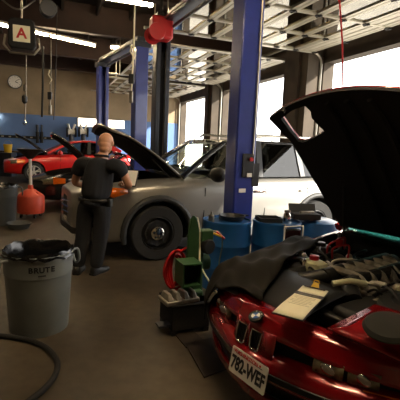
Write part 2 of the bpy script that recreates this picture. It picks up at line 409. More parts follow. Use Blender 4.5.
# ------------------------------------------------------------------ cars (x forward, y to the car's left, z up)
def interp(tab, x):
    for (a, u), (b, w) in zip(tab, tab[1:]):
        if a <= x <= b:
            k = (x - a) / (b - a) if b > a else 0; k = k * k * (3 - 2 * k) * .5 + k * .5
            return u + (w - u) * k
    return tab[0][1] if x < tab[0][0] else tab[-1][1]
def car_body(P, paint, parent, name='body'):
    """P: stations, half width, shoulder z, top z, sill z tables along x; wheel cut-outs; engine bay cut-out"""
    xs = P['xs']; secs = []
    for x in xs:
        w, zs, zt, zb = (interp(P[q], x) for q in ('w', 'sh', 'top', 'sill'))
        wt = w * interp(P['wt'], x)
        h = [(w * .80, zb), (w * .94, zb + .03), (w * .985, zb + (zs - zb) * .28), (w, zb + (zs - zb) * .58), (w * .995, zb + (zs - zb) * .8), (w * .965, zs), (wt, zt), (wt * .55, zt + .02)]
        ring = [(x, 0, zb)] + [(x, y, z) for y, z in h] + [(x, 0, zt + .028)] + [(x, -y, z) for y, z in reversed(h)]
        secs.append(ring)
    g = MB(); g.loft(secs, closed=True)
    o = g.build(name, [paint, M['matt']], parent, sub=2)
    bake(o)
    for (x, R, wy) in P['arches']:
        for sgn in (1, -1):
            c = MB(); c.cur = 1; c.cyl((x, sgn * (wy - .32), P['wz']), (x, sgn * (wy + .4), P['wz']), R, n=40)
            co = c.build('cutter', [paint, M['matt']]); co.matrix_world = parent.matrix_world if False else Matrix()
            co.parent = parent; cut(o, co)
    if P.get('bay'):
        for (poly, z0, z1) in P['bay']:
            c = MB(); c.cur = 1; c.prism([(x, y, z0) for x, y in poly], (0, 0, z1 - z0))
            co = c.build('cutter', [paint, M['matt']]); co.parent = parent; cut(o, co)
    shade(o.data, 40)
    return o
def wheel(parent, x, y, z, R, wd, style, rimr):
    """y sign gives the outward side"""
    s = 1 if y > 0 else -1
    g = MB(); h = wd / 2
    g.lathe([(rimr, -h * .8), (R * .93, -h), (R * .985, -h * .8), (R, -h * .4), (R, h * .4), (R * .985, h * .8), (R * .93, h), (rimr * 1.04, h * .95), (rimr, h * .8), (rimr, -h * .8)], (x, y, z), (0, s, 0), 40, caps=False)
    for a in (-.35, 0, .35): g.lathe([(R * 1.0, a * h - .006), (R * 1.008, a * h - .004), (R * 1.008, a * h + .004), (R * 1.0, a * h + .006)], (x, y, z), (0, s, 0), 40, caps=False)
    t = g.build('wheel', M['rubber'], parent, smooth=True)
    metal = M['alloy']
    g = MB(); o = V((x, y, z)); ax = V((0, s, 0))
    g.lathe([(rimr, h * .85), (rimr * .95, h * .9), (rimr * .9, h * .55), (rimr * .86, -.02)], o, ax, 32, caps=False)
    if style == 'steel':
        g.lathe([(rimr * .9, h * .35), (rimr * .72, h * .62), (rimr * .45, h * .5), (rimr * .2, h * .6)], o, ax, 32)
        r = g.build('rim', M['black'], t, smooth=True)
        for k in range(8):
            b = MB(); a = 2 * PI * k / 8; p = o + V((math.cos(a) * rimr * .66, s * (h * .6), math.sin(a) * rimr * .66)); b.cyl(p - ax * .02, p + ax * .006, rimr * .13, n=12)
            b.build('rim_hole', M['matt'], t)
        b = MB(); b.lathe([(rimr * .42, h * .45), (rimr * .40, h * .85), (rimr * .24, h * 1.0), (.0001, h * 1.02)], o, ax, 24)
        for k in range(5):
            a = 2 * PI * k / 5 + .3; p = o + V((math.cos(a) * rimr * .26, s * h * .8, math.sin(a) * rimr * .26)); b.cyl(p, p + ax * .035, .016, n=8)
        b.build('hub_cap', M['chrome'], t, smooth=True)
    else:
        for k in range(5):
            a = 2 * PI * k / 5 + .3; d = V((math.cos(a), 0, math.sin(a))); e = V((-math.sin(a), 0, math.cos(a)))
            for q in (-1, 1):
                g.bar(o + d * rimr * .12 + ax * h * .55, o + d * rimr * .93 + e * q * rimr * .16 + ax * h * .6, rimr * .17, .03, up=ax, w2=rimr * .13)
        g.lathe([(rimr * .25, h * .3), (rimr * .24, h * .6), (.001, h * .68)], o, ax, 20)
        g.build('rim', metal, t, smooth=True)
        b = MB(); b.lathe([(rimr * .87, -.02), (.001, -.02)], o, ax, 24); b.build('brake_disc', M['darkpost'], t)
    return t
def greenhouse(parent, Q, paint, trim, wmat, smat):
    """Q: left-side outline points (x, y, z): a0 windscreen foot, a1 its top, b0/b1 door post, c0 rear foot, c1 rear top, optional d pillar"""
    def mir(p): return V((p[0], -p[1], p[2]))
    a0, a1, c0, c1 = (V(Q[q]) for q in ('a0', 'a1', 'c0', 'c1'))
    n = 6; crown = Q.get('crown', .05); secs = []
    for i in range(n + 1):
        k = i / n; p = a1.lerp(c1, k); p = p + V((0, math.sin(k * PI) * Q.get('bow', .03), math.sin(k * PI) * Q.get('arch', .05)))
        row = []
        for j in range(9):
            y = -1 + 2 * j / 8; row.append((p.x + (.04 * (1 - y * y) if i == 0 else 0), p.y * y, p.z + crown * (1 - y * y)))
        secs.append(row)
    g = MB(); g.loft(secs); g.build('roof', paint, parent, smooth=True, solid=.04, angle=60)
    e = [a1.lerp(c1, i / n) + V((0, math.sin(i / n * PI) * Q.get('bow', .03), math.sin(i / n * PI) * Q.get('arch', .05))) for i in range(n + 1)]
    for s in (1, -1):
        f = (lambda p: V(p)) if s > 0 else mir
        g = MB(); g.tube([f(a0), f(a0.lerp(a1, .5) + V((0, 0, .02))), f(a1)], [.045, .04, .038], 8); g.tube([f(p) for p in e], .03, 8)
        g.build('windscreen_pillar', trim, parent, smooth=True)
        g = MB(); g.bar(f(c0), f(c1), Q.get('cw', .2), .05, up=(0, 1, 0), w2=Q.get('cw2', .12)); g.build('rear_pillar', paint, parent, bevel=.01)
        for nm in ('b', 'd'):
            if nm + '0' in Q:
                g = MB(); g.bar(f(V(Q[nm + '0'])), f(V(Q[nm + '1'])), .12 if nm == 'b' else .09, .05, up=(0, 1, 0), w2=.09); g.build('door_pillar', M['black'], parent)
        low = [a0] + ([V(Q['b0'])] if 'b0' in Q else []) + ([V(Q['d0'])] if 'd0' in Q else []) + [c0]
        high = [a1] + ([V(Q['b1'])] if 'b1' in Q else []) + ([V(Q['d1'])] if 'd1' in Q else []) + [c1]
        for i in range(len(low) - 1):
            g = MB(); g.add([f(low[i]), f(low[i+1]), f(high[i+1]), f(high[i])], [(0, 1, 2, 3)]); g.build('side_window', wmat if i == 0 else smat, parent, solid=.004)
    g = MB(); rows = []
    for i in range(5):
        k = i / 4; p = a0.lerp(a1, k); rows.append([(p.x + Q.get('wbow', .12) * (1 - y * y), p.y * y, p.z + crown * k * (1 - y * y)) for y in [-1 + j / 4 for j in range(9)]])
    g.loft(rows); g.build('windscreen', wmat, parent, smooth=True, solid=.005)
    r0, r1 = V(Q.get('r0', Q['c0'])), V(c1); g = MB(); rows = []
    for i in range(4):
        k = i / 3; p = r0.lerp(r1, k); rows.append([(p.x - .06 * (1 - y * y), p.y * y, p.z + crown * k * (1 - y * y)) for y in [-1 + j / 3 for j in range(7)]])
    g.loft(rows); g.build('rear_window', smat, parent, smooth=True, solid=.005)
def cabin(parent, xd, zs, half, rows, zd, dm='matt'):
    g = MB(); g.loft([[(xd + .3, y, zd - .06) for y in (-half, 0, half)], [(xd + .05, y, zd) for y in (-half, 0, half)], [(xd - .15, y, zd - .1) for y in (-half, 0, half)], [(xd - .16, y, zd - .4) for y in (-half, 0, half)]])
    g.build('dashboard', M[dm], parent, solid=.02)
    g = MB(); c = V((xd - .35, half * .5, zd - .02)); ax = V((-.85, 0, .5)).normalized(); x, y = frame_of(ax)
    g.tube([c + (x * math.cos(a) + y * math.sin(a)) * .18 for a in [2 * PI * k / 20 for k in range(20)]], .016, 6, closed=True)
    g.bar(c - x * .17, c + x * .17, .04, .02); g.cyl(c, c - ax * .3, .03, n=8); g.build('steering_wheel', M['black'], parent, smooth=True)
    for xr in rows:
        for s in (-1, 1):
            g = MB(); yb = s * half * .5
            g.box((xr, yb, zs), (.5, .5, .16)); g.bar((xr - .22, yb, zs), (xr - .42, yb, zs + .55), .48, .12, up=(1, 0, 0), w2=.42); g.box((xr - .47, yb, zs + .68), (.08, .26, .18))
            g.build('seat', M['seat'], parent, bevel=.03)
def mirror_part(parent, p, paint, s):
    g = MB(); p = V(p); k = 1.3 if p.z > 1.1 else 1; g.ball(p + V((0, s * .13 * k, .05)), (.085 * k, .13 * k, .085 * k), 14, 8); g.bar(p + V((0, -s * .02, 0)), p + V((0, s * .08, .02)), .05, .05); g.build('door_mirror', paint, parent, smooth=True)

# ---- silver SUV on the first lift
fa = V((-.57, 5.50, 0))                     # near front wheel, outer face on the floor
RZ = math.radians(206); fx = V((math.cos(RZ), math.sin(RZ), 0)); fy = V((-fx.y, fx.x, 0))   # fy: car's left = towards the camera
suv0 = fa - fx * 1.43 - fy * .97
suv = thing('suv', 'silver grey police style suv with its hood up behind the blue lift post', 'car', suv0, RZ)
P = dict(xs=[-2.52, -2.5, -2.42, -2.2, -1.9, -1.43, -.9, -.3, .3, .8, 1.1, 1.43, 1.8, 2.1, 2.32, 2.46, 2.53, 2.55],
         w=[(-2.52, .78), (-2.45, .9), (-2.1, .98), (-1.4, 1.0), (1.4, 1.0), (2.0, .96), (2.3, .86), (2.46, .72), (2.55, .56)],
         sh=[(-2.52, 1.02), (-2.2, 1.13), (-1, 1.11), (.9, 1.09), (1.6, 1.06), (2.2, .97), (2.55, .82)],
         top=[(-2.52, 1.10), (-2.2, 1.21), (-1, 1.18), (.9, 1.16), (1.6, 1.14), (2.2, 1.06), (2.55, .92)],
         sill=[(-2.52, .42), (-2.2, .34), (-1.5, .28), (1.5, .26), (2.2, .24), (2.55, .34)],
         wt=[(-2.52, .85), (0, .9), (1.4, .86), (2.55, .85)],
         arches=[(1.43, .47, .9), (-1.43, .47, .9)], wz=.40,
         bay=[([(1.0, -.72), (2.15, -.68), (2.3, -.5), (2.3, .5), (2.15, .68), (1.0, .72)], .62, 1.6),
              ([(.85, -.8), (.85, .8), (-2.3, .78), (-2.3, -.78)], .5, 1.6)])
car_body(P, M['silver'], suv)
for s in (1, -1):
    for x in (1.43, -1.43): wheel(suv, x, s * .86, .395, .395, .24, 'steel', .24)
    for x in (1.43, -1.43):   # black arch lips
        g = MB(); pts = [(x + .50 * math.cos(a), s * .985, .40 + .50 * math.sin(a)) for a in [PI * (k / 16) * 1.16 - .08 * PI for k in range(17)]]
        g.tube(pts, [.03] + [.045] * 15 + [.03], 8); g.build('arch_lip', M['lip'], suv, smooth=True)
    g = MB(); g.box((0, s * .965, .36), (1.9, .06, .16)); g.build('sill_cladding', M['dgrey'], suv, bevel=.02)
    # front lamp with amber side marker
    g = MB(); g.loft([[(2.02, s * .905, .9), (2.02, s * .90, 1.04)], [(2.2, s * .85, .88), (2.18, s * .84, 1.03)], [(2.36, s * .74, .86), (2.33, s * .72, .99)], [(2.46, s * .58, .84), (2.42, s * .58, .95)]]); g.build('headlamp', M['lens'], suv, solid=.03, smooth=True)
    g = MB(); g.loft([[(1.86, s * .955, .97), (1.87, s * .93, 1.03)], [(2.06, s * .925, .905), (2.06, s * .9, 1.04)], [(2.2, s * .875, .89), (2.19, s * .86, 1.02)]]); g.build('indicator', M['amber'], suv, solid=.02, smooth=True)
    mirror_part(suv, (.60, s * .95, 1.19), M['black'], s)
    for x in (-.12, -1.0):
        g = MB(); g.bar((x, s * 1.0, .98), (x - .2, s * 1.0, .98), .035, .04); g.build('door_handle', M['chrome'], suv, bevel=.01)
    g = MB(); g.tube([(.05, s * .66, 1.80), (0, s * .66, 1.845), (-1.5, s * .66, 1.845), (-1.6, s * .66, 1.79)], .022, 8); g.build('roof_rail', M['chrome'], suv, smooth=True)
    for x in (.75, -.32, -1.15):   # door shut lines
        g = MB(); g.bar((x, s * .998, .42), (x - .03, s * .985, 1.04), .008, .012); g.build('door_gap', M['matt'], suv)
    g = MB(); g.loft([[(-2.3, s * .96, .85), (-2.3, s * .9, 1.15)], [(-2.5, s * .86, .85), (-2.46, s * .82, 1.13)]]); g.build('tail_lamp', M['red'], suv, solid=.03)
greenhouse(suv, dict(a0=(1.02, .82, 1.18), a1=(.28, .66, 1.70), b0=(-.26, .90, 1.19), b1=(-.32, .70, 1.75), d0=(-1.12, .89, 1.20), d1=(-1.08, .70, 1.75), c0=(-1.95, .84, 1.22), c1=(-1.62, .66, 1.70), cw=.40, cw2=.34, wbow=.2, crown=.05, arch=.03), M['silver'], M['darkcar'], M['clear'], M['smoke'])  # black trim along the silver roof's edges stands in for their shade
cabin(suv, .55, .75, .72, (-.15, -1.15), 1.19, 'dash')
g = MB()   # hood, hinged at the windscreen foot
def hoodpt(u, v, th):   # u 0 hinge..1 nose, v -1..1
    a = math.radians(33); L = 1.32 * u
    w = .80 - .12 * u ** 3
    d = V((math.cos(a), 0, math.sin(a))); nn = V((-math.sin(a), 0, math.cos(a)))
    return V((1.0, v * w, 1.17)) + d * (L - .10 * u * v * v) + nn * (.05 * (1 - v * v) + .10 * math.sin(u * PI * .9) * .5 - .10 * max(0, u - .8) * 4 * .6 + th)
g.loft([[hoodpt(i / 10, -1 + j / 5, 0) for j in range(11)] for i in range(11)])
h = g.build('hood', [M['silver'], M['matt']], suv, smooth=True, solid=.025)
g = MB(); g.loft([[hoodpt(.04 + i / 11, (-1 + j / 5) * .93, -.035) for j in range(11)] for i in range(11)]); lin_ = g.build('hood_liner', M['matt'], h, smooth=True, solid=.02)
g = MB(); g.cyl((1.25, -.62, 1.05), (1.5, -.66, 1.45), .012, n=8); g.build('hood_strut', M['steel'], suv)
g = MB(); g.cyl((1.12, .74, 1.1), (1.45, .70, 1.42), .01, n=8); g.build('hood_prop', M['black'], suv)
g = MB(); g.box((1.45, 0, .82), (.7, .8, .2)); g.build('engine', M['grime'], suv, bevel=.04)
g = MB(); g.box((1.42, .05, .96), (.5, .5, .1)); g.build('engine_cover', M['black'], suv, bevel=.03)
g = MB(); g.tube(smooth_curve([(1.2, .45, .95), (1.5, .52, 1.02), (1.8, .4, .98), (2.05, .2, .95)]), .05); g.build('intake_pipe', M['black'], suv, smooth=True)
g = MB(); g.box((1.15, .52, .95), (.26, .2, .2)); g.build('battery', M['black'], suv, bevel=.01)
g = MB(); g.lathe([(.09, .78), (.1, 1.0), (.05, 1.04), (.05, 1.07)], (1.35, .6, 0), n=16); g.build('strut_mount', M['steel'], suv, smooth=True)
g = MB(); g.loft([[(2.50, -.5, .55), (2.50, -.5, .82)], [(2.58, 0, .55), (2.57, 0, .85)], [(2.50, .5, .55), (2.50, .5, .82)]]); gr_ = g.build('grille', M['black'], suv, solid=.02)
for z in (.62, .70, .78):
    g = MB(); g.tube([(2.51, -.48, z), (2.59, 0, z), (2.51, .48, z)], .014, 6); g.build('grille_bar', M['chrome'], gr_, smooth=True)
g = MB(); g.box((2.545, -.02, .47), (.012, .31, .16)); pl_ = g.build('number_plate', M['white'], suv, bevel=.004)
g = MB(); g.tube([(2.34, -.8, .42), (2.5, -.55, .42), (2.56, 0, .42), (2.5, .55, .42), (2.34, .8, .42)], .06, 8); g.build('bumper', M['black'], suv, smooth=True)

# ---- black saloon on the second lift
sed0 = bay(2.3, 10.75)
def saloon(name, label, loc, rz, paint, scale, rim, hooda, red=False, roof=True):
    root = thing(name, label, 'car', loc, rz); root.scale = (scale,) * 3
    P = dict(xs=[-2.3, -2.28, -2.15, -1.8, -1.36, -.9, -.3, .3, .8, 1.0, 1.36, 1.75, 2.0, 2.16, 2.24, 2.26],
             w=[(-2.3, .66), (-2.2, .8), (-1.8, .88), (1.2, .89), (1.8, .85), (2.1, .72), (2.26, .5)],
             sh=[(-2.3, .8), (-1.8, .88), (.6, .84), (1.6, .76), (2.26, .6)], top=[(-2.3, .88), (-1.8, .98), (.6, .92), (1.6, .82), (2.26, .64)],
             sill=[(-2.3, .36), (-1.5, .24), (1.5, .2), (2.26, .24)], wt=[(-2.3, .84), (2.26, .84)],
             arches=[(1.36, .37, .8), (-1.36, .37, .8)], wz=.315,
             bay=[([(.92, -.66), (1.85, -.6), (1.95, -.45), (1.95, .45), (1.85, .6), (.92, .66)], .45, 1.4), ([(.7, -.7), (.7, .7), (-1.4, .7), (-1.4, -.7)], .4, 1.4)])
    car_body(P, paint, root)
    for s in (1, -1):
        for x in (1.36, -1.36): wheel(root, x, s * .79, .315, .315, .2, rim, .215)
        g = MB(); g.loft([[(1.78, s * .84, .60), (1.78, s * .81, .72)], [(2.02, s * .75, .58), (1.99, s * .73, .69)], [(2.17, s * .58, .56), (2.13, s * .58, .66)]]); g.build('headlamp', M['lens'], root, solid=.03, smooth=True)
        g = MB(); g.loft([[(1.62, s * .885, .61), (1.62, s * .86, .71)], [(1.86, s * .845, .59), (1.86, s * .815, .73)]]); g.build('indicator', M['amber'], root, solid=.02)
        mirror_part(root, (.55, s * .83, .92), paint, s)
        for x in (.55, -.55):
            g = MB(); g.bar((x, s * .888, .34), (x - .02, s * .875, .84), .008, .012); g.build('door_gap', M['matt'], root)
        g = MB(); g.bar((-.2, s * .89, .78), (-.4, s * .89, .78), .03, .03); g.build('door_handle', paint, root, bevel=.008)
    if roof: greenhouse(root, dict(a0=(.92, .74, .93), a1=(.12, .58, 1.33), b0=(-.42, .80, .93), b1=(-.46, .60, 1.37), c0=(-1.52, .74, .98), c1=(-.98, .56, 1.33), cw=.3, cw2=.16, wbow=.16, arch=.05, crown=.04, r0=(-1.62, .72, .99)), paint, paint, M['clear'], M['smoke'])
    else:  # roof left off, folded top made up, so the bright door shows through
        g = MB(); fr = [(.92, .74, .9), (.30, .60, 1.22), (.34, .3, 1.25), (.36, 0, 1.26), (.34, -.3, 1.25), (.30, -.60, 1.22), (.92, -.74, .9)]
        g.tube(fr, .028, 8); g.build('windscreen_frame', paint, root, smooth=True)
        g = MB(); g.loft([[(.92 + .1 * (1 - y * y), .72 * y, .92) for y in (-1, -.5, 0, .5, 1)], [(.32 + .05 * (1 - y * y), .60 * y, 1.22 + .03 * (1 - y * y)) for y in (-1, -.5, 0, .5, 1)]]); g.build('windscreen', M['clear'], root, smooth=True, solid=.004)
        g = MB(); g.loft([[(-.95 - .2 * k, y * .66, .92 + .05 * math.sin(PI * k)) for y in (-1, -.5, 0, .5, 1)] for k in (0, .5, 1, 1.6, 2.2)]); g.build('folded_top', M['matt'], root, smooth=True, solid=.03)
    cabin(root, .5, .55, .64, (-.1, -.95) if roof else (-.2,), .93)
    a = math.radians(hooda); d = V((math.cos(a), 0, math.sin(a))); nn = V((-math.sin(a), 0, math.cos(a)))
    def hp(u, v, th): return V((.95, v * (.70 - .14 * u ** 3), .93)) + d * (1.14 * u - .08 * u * v * v) + nn * (.03 * (1 - v * v) + .04 * math.sin(u * PI) - .05 * max(0, u - .8) * 3 + th)
    g = MB(); g.loft([[hp(i / 8, -1 + j / 4, 0) for j in range(9)] for i in range(9)]); h = g.build('hood', paint if not red else M['darkcar'], root, smooth=True, solid=.03)
    g = MB(); g.loft([[hp(.05 + i / 9, (-1 + j / 4) * .92, -.035) for j in range(9)] for i in range(9)]); g.build('hood_liner', M['matt'], h, smooth=True, solid=.02)
    g = MB(); g.box((1.4, 0, .6), (.6, .7, .16)); g.build('engine', M['grime'], root, bevel=.04)
    g = MB(); g.box((1.38, .02, .70), (.44, .36, .08)); g.build('engine_cover', M['alu'], root, bevel=.02)
    g = MB(); g.tube(smooth_curve([(1.05, .4, .72), (1.35, .48, .78), (1.7, .3, .72)]), .045); g.build('intake_pipe', M['black'], root, smooth=True)
    g = MB(); g.box((1.08, -.42, .7), (.24, .18, .18)); g.build('battery', M['black'], root, bevel=.01)
    g = MB(); g.loft([[(2.23, -.4, .36), (2.22, -.4, .56)], [(2.30, 0, .36), (2.28, 0, .57)], [(2.23, .4, .36), (2.22, .4, .56)]]); g.build('grille', M['matt'], root, solid=.02)
    return root
saloon('car', 'black car with its hood up beyond the man, amber corner lamp facing out', bay(1.98, 10.6), RZ, M['darkcar'], 1.08, 'alloy', 41, False, False)
saloon('coupe', 'bright red coupe with raised hood by the blue wall', at(30, 181, 14.6) + SD * 1.55 + TD * .85, RZ, M['red2'], 1.1, 'alloy', 34, True)
# ------------------------------------------------------------------ dark red coupe in front, hood up
BZ = math.radians(215); B0 = V((.36, 2.24, 0))
bfx = V((math.cos(BZ), math.sin(BZ), 0)); bfy = V((-bfx.y, bfx.x, 0))
def toB(p): q = V(p) - B0; return V((q.dot(bfx), q.dot(bfy), q.z))
def fromB(p): return B0 + bfx * p[0] + bfy * p[1] + V((0, 0, p[2]))
bmw = thing('coupe', 'dark red low coupe with engine exposed and white number plate, nearest the camera', 'car', B0, BZ)
P = dict(xs=[-4.74, -4.7, -4.5, -4.0, -3.55, -3.0, -2.4, -1.9, -1.6, -1.2, -.85, -.6, -.45, -.40],
         w=[(-4.74, .7), (-4.5, .86), (-3.6, .925), (-.9, .925), (-.55, .90), (-.40, .875)],
         sh=[(-4.74, .78), (-4, .88), (-1.9, .82), (-.85, .71), (-.40, .63)], top=[(-4.74, .88), (-4, .98), (-2.2, .94), (-1.7, .88), (-.85, .755), (-.40, .69)],
         sill=[(-4.74, .36), (-4, .22), (-1, .2), (-.40, .2)], wt=[(-4.74, .84), (-1.8, .84), (-.40, .84)],
         arches=[(-.88, .36, .86), (-3.55, .37, .86)], wz=.32,
         bay=[([(-.36, -.70), (-.36, .70), (-1.66, .72), (-1.66, -.72)], .3, 1.3), ([(-1.95, -.7), (-1.95, .7), (-3.9, .66), (-3.9, -.66)], .4, 1.4)])
car_body(P, M['red'], bmw)
for s in (1, -1):
    for x in (-.88, -3.55): wheel(bmw, x, s * .81, .315, .315, .225, 'alloy', .22)
greenhouse(bmw, dict(a0=(-1.72, .73, .92), a1=(-2.55, .56, 1.30), b0=(-3.05, .8, .93), b1=(-3.0, .57, 1.335), c0=(-4.1, .7, .98), c1=(-3.6, .54, 1.27), cw=.25, cw2=.14, wbow=.2, arch=.04, crown=.04), M['red'], M['red'], M['teal'], M['smoke'])
cabin(bmw, -2.25, .5, .66, (-2.85,), .9, 'dash')
# nose: plan curve with inward normals
plan = [(-.50, -.885), (-.39, -.84), (-.30, -.765), (-.22, -.66), (-.15, -.53), (-.095, -.40), (-.05, -.26), (-.018, -.13), (0, 0)]
plan = plan + [(x, -y) for x, y in reversed(plan[:-1])]
plan = [(p.x, p.y) for p in smooth_curve([(x, y, 0) for x, y in plan], 4)]
def nrm(i):
    a, b = V(plan[max(i-1, 0)]), V(plan[min(i+1, len(plan)-1)]); d = (b - a).normalized(); return V((-d.y, d.x))
def nose(prof, i0=0, i1=None):
    """prof(y) -> [(outward offset, z)...]"""
    rows = []
    for i in range(i0, (i1 if i1 is not None else len(plan))):
        n = nrm(i); x, y = plan[i]; n = V((abs(n.x), n.y)) if abs(n.x) > 1e-6 else n
        if n.y * y < 0: n.y = -n.y
        rows.append([(x + n.x * o, y + n.y * o, z) for o, z in prof(y)])
    return rows
def k_(y): return max(0., 1 - abs(y) / .93)
def panel(y):
    dp = .06 + .085 * min(1, k_(y) * 2.2); zt = .705 - .085 * (1 - k_(y)) ** 1.4
    return [(-dp, zt - .02), (-dp, zt), (-dp * .6, zt - .005), (-dp * .3, zt - .025), (-.03, zt - .065), (-.005, zt - .10), (0, zt - .125), (-.02, zt - .135)]
g = MB(); g.loft(nose(panel)); g.build('nose_panel', M['red'], bmw, sub=1, solid=.012)
g = MB(); g.loft(nose(lambda y: [(-.03, .60), (-.045, .56), (-.045, .44), (-.03, .42)])); g.build('grille_recess', M['matt'], bmw, smooth=True, solid=.01)
g = MB(); g.loft(nose(lambda y: [(-.05, .485), (.0, .475), (.045, .445), (.058, .40), (.058, .36), (.04, .325), (.0, .315), (-.04, .325)])); g.build('bumper', M['red'], bmw, sub=1)
g = MB(); g.loft(nose(lambda y: [(.061, .405), (.066, .40), (.066, .37), (.061, .365)])); g.build('bumper_strip', M['black'], bmw, smooth=True, solid=.004)
g = MB(); g.loft(nose(lambda y: [(-.03, .325), (-.035, .26), (-.03, .22)])); g.build('lower_intake', M['matt'], bmw, smooth=True, solid=.01)
g = MB(); g.loft(nose(lambda y: [(.0, .235), (.02, .22), (.015, .17), (-.04, .15)])); g.build('front_spoiler', M['red'], bmw, smooth=True, solid=.012)
def nx(y):   # plan x at y
    best = min(range(len(plan)), key=lambda i: abs(plan[i][1] - y)); return plan[best][0]
# twin kidney grilles
KC = -.055
for s in (-1, 1):
    y = KC + s * .062; hw, zt, zb, xx = .042, .575, .465, .0
    ring = [(xx - .012, y - hw, zt), (xx - .012, y + hw, zt), (xx + .004, y + hw * .96, (zt + zb) / 2), (xx + .012, y + hw * .86, zb + .012), (xx + .014, y + hw * .5, zb), (xx + .014, y - hw * .5, zb), (xx + .012, y - hw * .86, zb + .012), (xx + .004, y - hw * .96, (zt + zb) / 2)]
    g = MB(); g.tube(ring, .008, 6, closed=True); kg = g.build('kidney_grille', M['chrome'], bmw, smooth=True)
    g = MB()
    for j in range(6):
        yy = y - hw * .8 + hw * 1.6 * j / 5; g.bar((xx - .015, yy, zt), (xx - .005, yy, zb + .005), .006, .02)
    g.build('grille_bars', M['black'], kg)
# red filler pieces of the nose beside the grilles
for y0, y1 in ((KC - .16, KC - .112), (KC + .112, KC + .20), (KC - .012, KC + .012)):
    g = MB(); g.loft([[(nx(y) + .0, y, .60), (nx(y) + .004, y, .53), (nx(y) + .02, y, .46)] for y in (y0, (y0 + y1) / 2, y1)]); g.build('grille_surround', M['red'], bmw, smooth=True, solid=.02)
# lamps in the recess
for s in (1, -1):
    for y0, y1, nm, mm in ((.36, .51, 'driving_lamp', 'lens'), (.525, .66, 'fog_lamp', 'lens')):
        g = MB(); g.loft([[(nx(s * y) - .012, s * y, .565), (nx(s * y) - .004, s * y, .53), (nx(s * y) - .004, s * y, .485)] for y in [y0 + (y1 - y0) * q / 4 for q in range(5)]])
        lm = g.build(nm, M[mm], bmw, smooth=True, solid=.03)
        g = MB(); yc = s * (y0 + y1) / 2; g.ball((nx(yc) + .0, yc, .525), (.012, .05, .03), 14, 8); g.build('reflector', M['chrome'], lm, smooth=True)
    g = MB(); g.loft([[(nx(s * y) - .0, s * y, .475), (nx(s * y) + .012, s * y, .45)] for y in (.60, .66, .72, .77)]); g.build('indicator', M['amber'], bmw, smooth=True, solid=.01)
    # lifted lid of the hidden headlamp, with the lamp well in front of it
    g = MB(); rows = []
    for i in range(6):
        u = i / 5; rows.append([(-.165 - .05 * v - .31 * u + .02 * (1 - abs(2 * v - 1)), s * (.375 + .45 * v + .07 * u * (1 - v)), .715 + .095 * u - .015 * v * v + .012 * math.sin(PI * v)) for v in [q / 6 for q in range(7)]])
    if s < 0: continue          # that side lies under the cover
    g.loft(rows); g.build('headlamp_lid', M['red'], bmw, smooth=True, solid=.022)
    if s < 0: continue
    g = MB(); g.box((-.38, s * .52, .57), (.2, .32, .10)); hl = g.build('headlamp_well', M['black'], bmw, bevel=.01)
    for yy in (.44, .60):
        g = MB(); g.lathe([(.045, 0), (.04, .01), (.001, .018)], (-.28, s * yy, .585), (1, 0, .1), 20); g.build('lamp_unit', M['lens'], hl, smooth=True)
# roundel on the nose: black ring, blue and white quarters
rc = toB(atz(256, 316, .665)); 
ax = V((.42, 0, 1)).normalized(); e1 = V((0, 1, 0)); e2 = ax.cross(e1).normalized()
g = MB(); g.lathe([(.001, .004), (.041, .004), (.045, .002), (.045, -.012)], rc, ax, 32); rd = g.build('badge', M['black'], bmw, smooth=True)
g = MB(); g.tube([rc + ax * .004 + (e1 * math.cos(a) + e2 * math.sin(a)) * .0435 for a in [2 * PI * q / 32 for q in range(32)]], .0025, 6, closed=True); g.build('badge_rim', M['chrome'], rd, smooth=True)
for q in range(4):
    g = MB(); o = rc + ax * .0055
    g.add([o] + [o + (e1 * math.cos(a) + e2 * math.sin(a)) * .027 for a in [PI / 2 * (q + j / 8) for j in range(9)]], [tuple(range(10))])
    g.build('badge_quarter', M['bmblue' if q % 2 else 'white'], rd, solid=.001)
for ch, ang in (('B', 128), ('M', 90), ('W', 52)):
    a = math.radians(ang); up = (-e2 * -1)
    pos = rc + ax * .006 + (e1 * math.cos(a) + e2 * -math.sin(a) * -1) * .035 if False else rc + ax * .0055 + (e1 * math.cos(a) + (V((0, 0, 1)) - ax * ax.z).normalized() * math.sin(a)) * .035
    upd = ((e1 * math.cos(a) + (V((0, 0, 1)) - ax * ax.z).normalized() * math.sin(a))).normalized(); rt = upd.cross(ax)
    text_mesh('badge_letter', ch, .016, M['white'], rd, Matrix(((rt.x, upd.x, ax.x, pos.x), (rt.y, upd.y, ax.y, pos.y), (rt.z, upd.z, ax.z, pos.z), (0, 0, 0, 1))), .0005)
# number plate
pc = V((.085, .048, .385)); tl = math.radians(10)
pn = V((math.cos(tl), 0, math.sin(tl))); pr = V((0, 1, 0)); pu = pn.cross(pr)
def pm(dx, dz, off=.004):
    p = pc + pr * dx + pu * dz + pn * off
    return Matrix(((pr.x, pu.x, pn.x, p.x), (pr.y, pu.y, pn.y, p.y), (pr.z, pu.z, pn.z, p.z), (0, 0, 0, 1)))
g = MB(); g.prism([pc + pr * x * .1525 + pu * z * .0775 for x, z in ((-1, -.9), (-.95, -1), (.95, -1), (1, -.9), (1, .9), (.95, 1), (-.95, 1), (-1, .9))], pn * .003); pt = g.build('number_plate', M['white'], bmw)
text_mesh('plate_characters', '782-WEF', .108, M['ink'], pt, pm(0, -.014), .0008, sx=.68, bold=.004)
text_mesh('plate_heading', 'WASHINGTON', .03, M['redtxt'], pt, pm(-.03, .056), .0008, bold=.0008)
g = MB()
for s in (-1, 1): g.cyl(pc + pr * s * .09 + pu * .06, pc + pr * s * .09 + pu * .06 + pn * .006, .007, n=10)
g.build('plate_screws', M['redtxt'], pt)
g = MB(); g.box(pc + V((-.03, 0, 0)), (.05, .22, .1)); g.build('plate_bracket', M['black'], bmw)
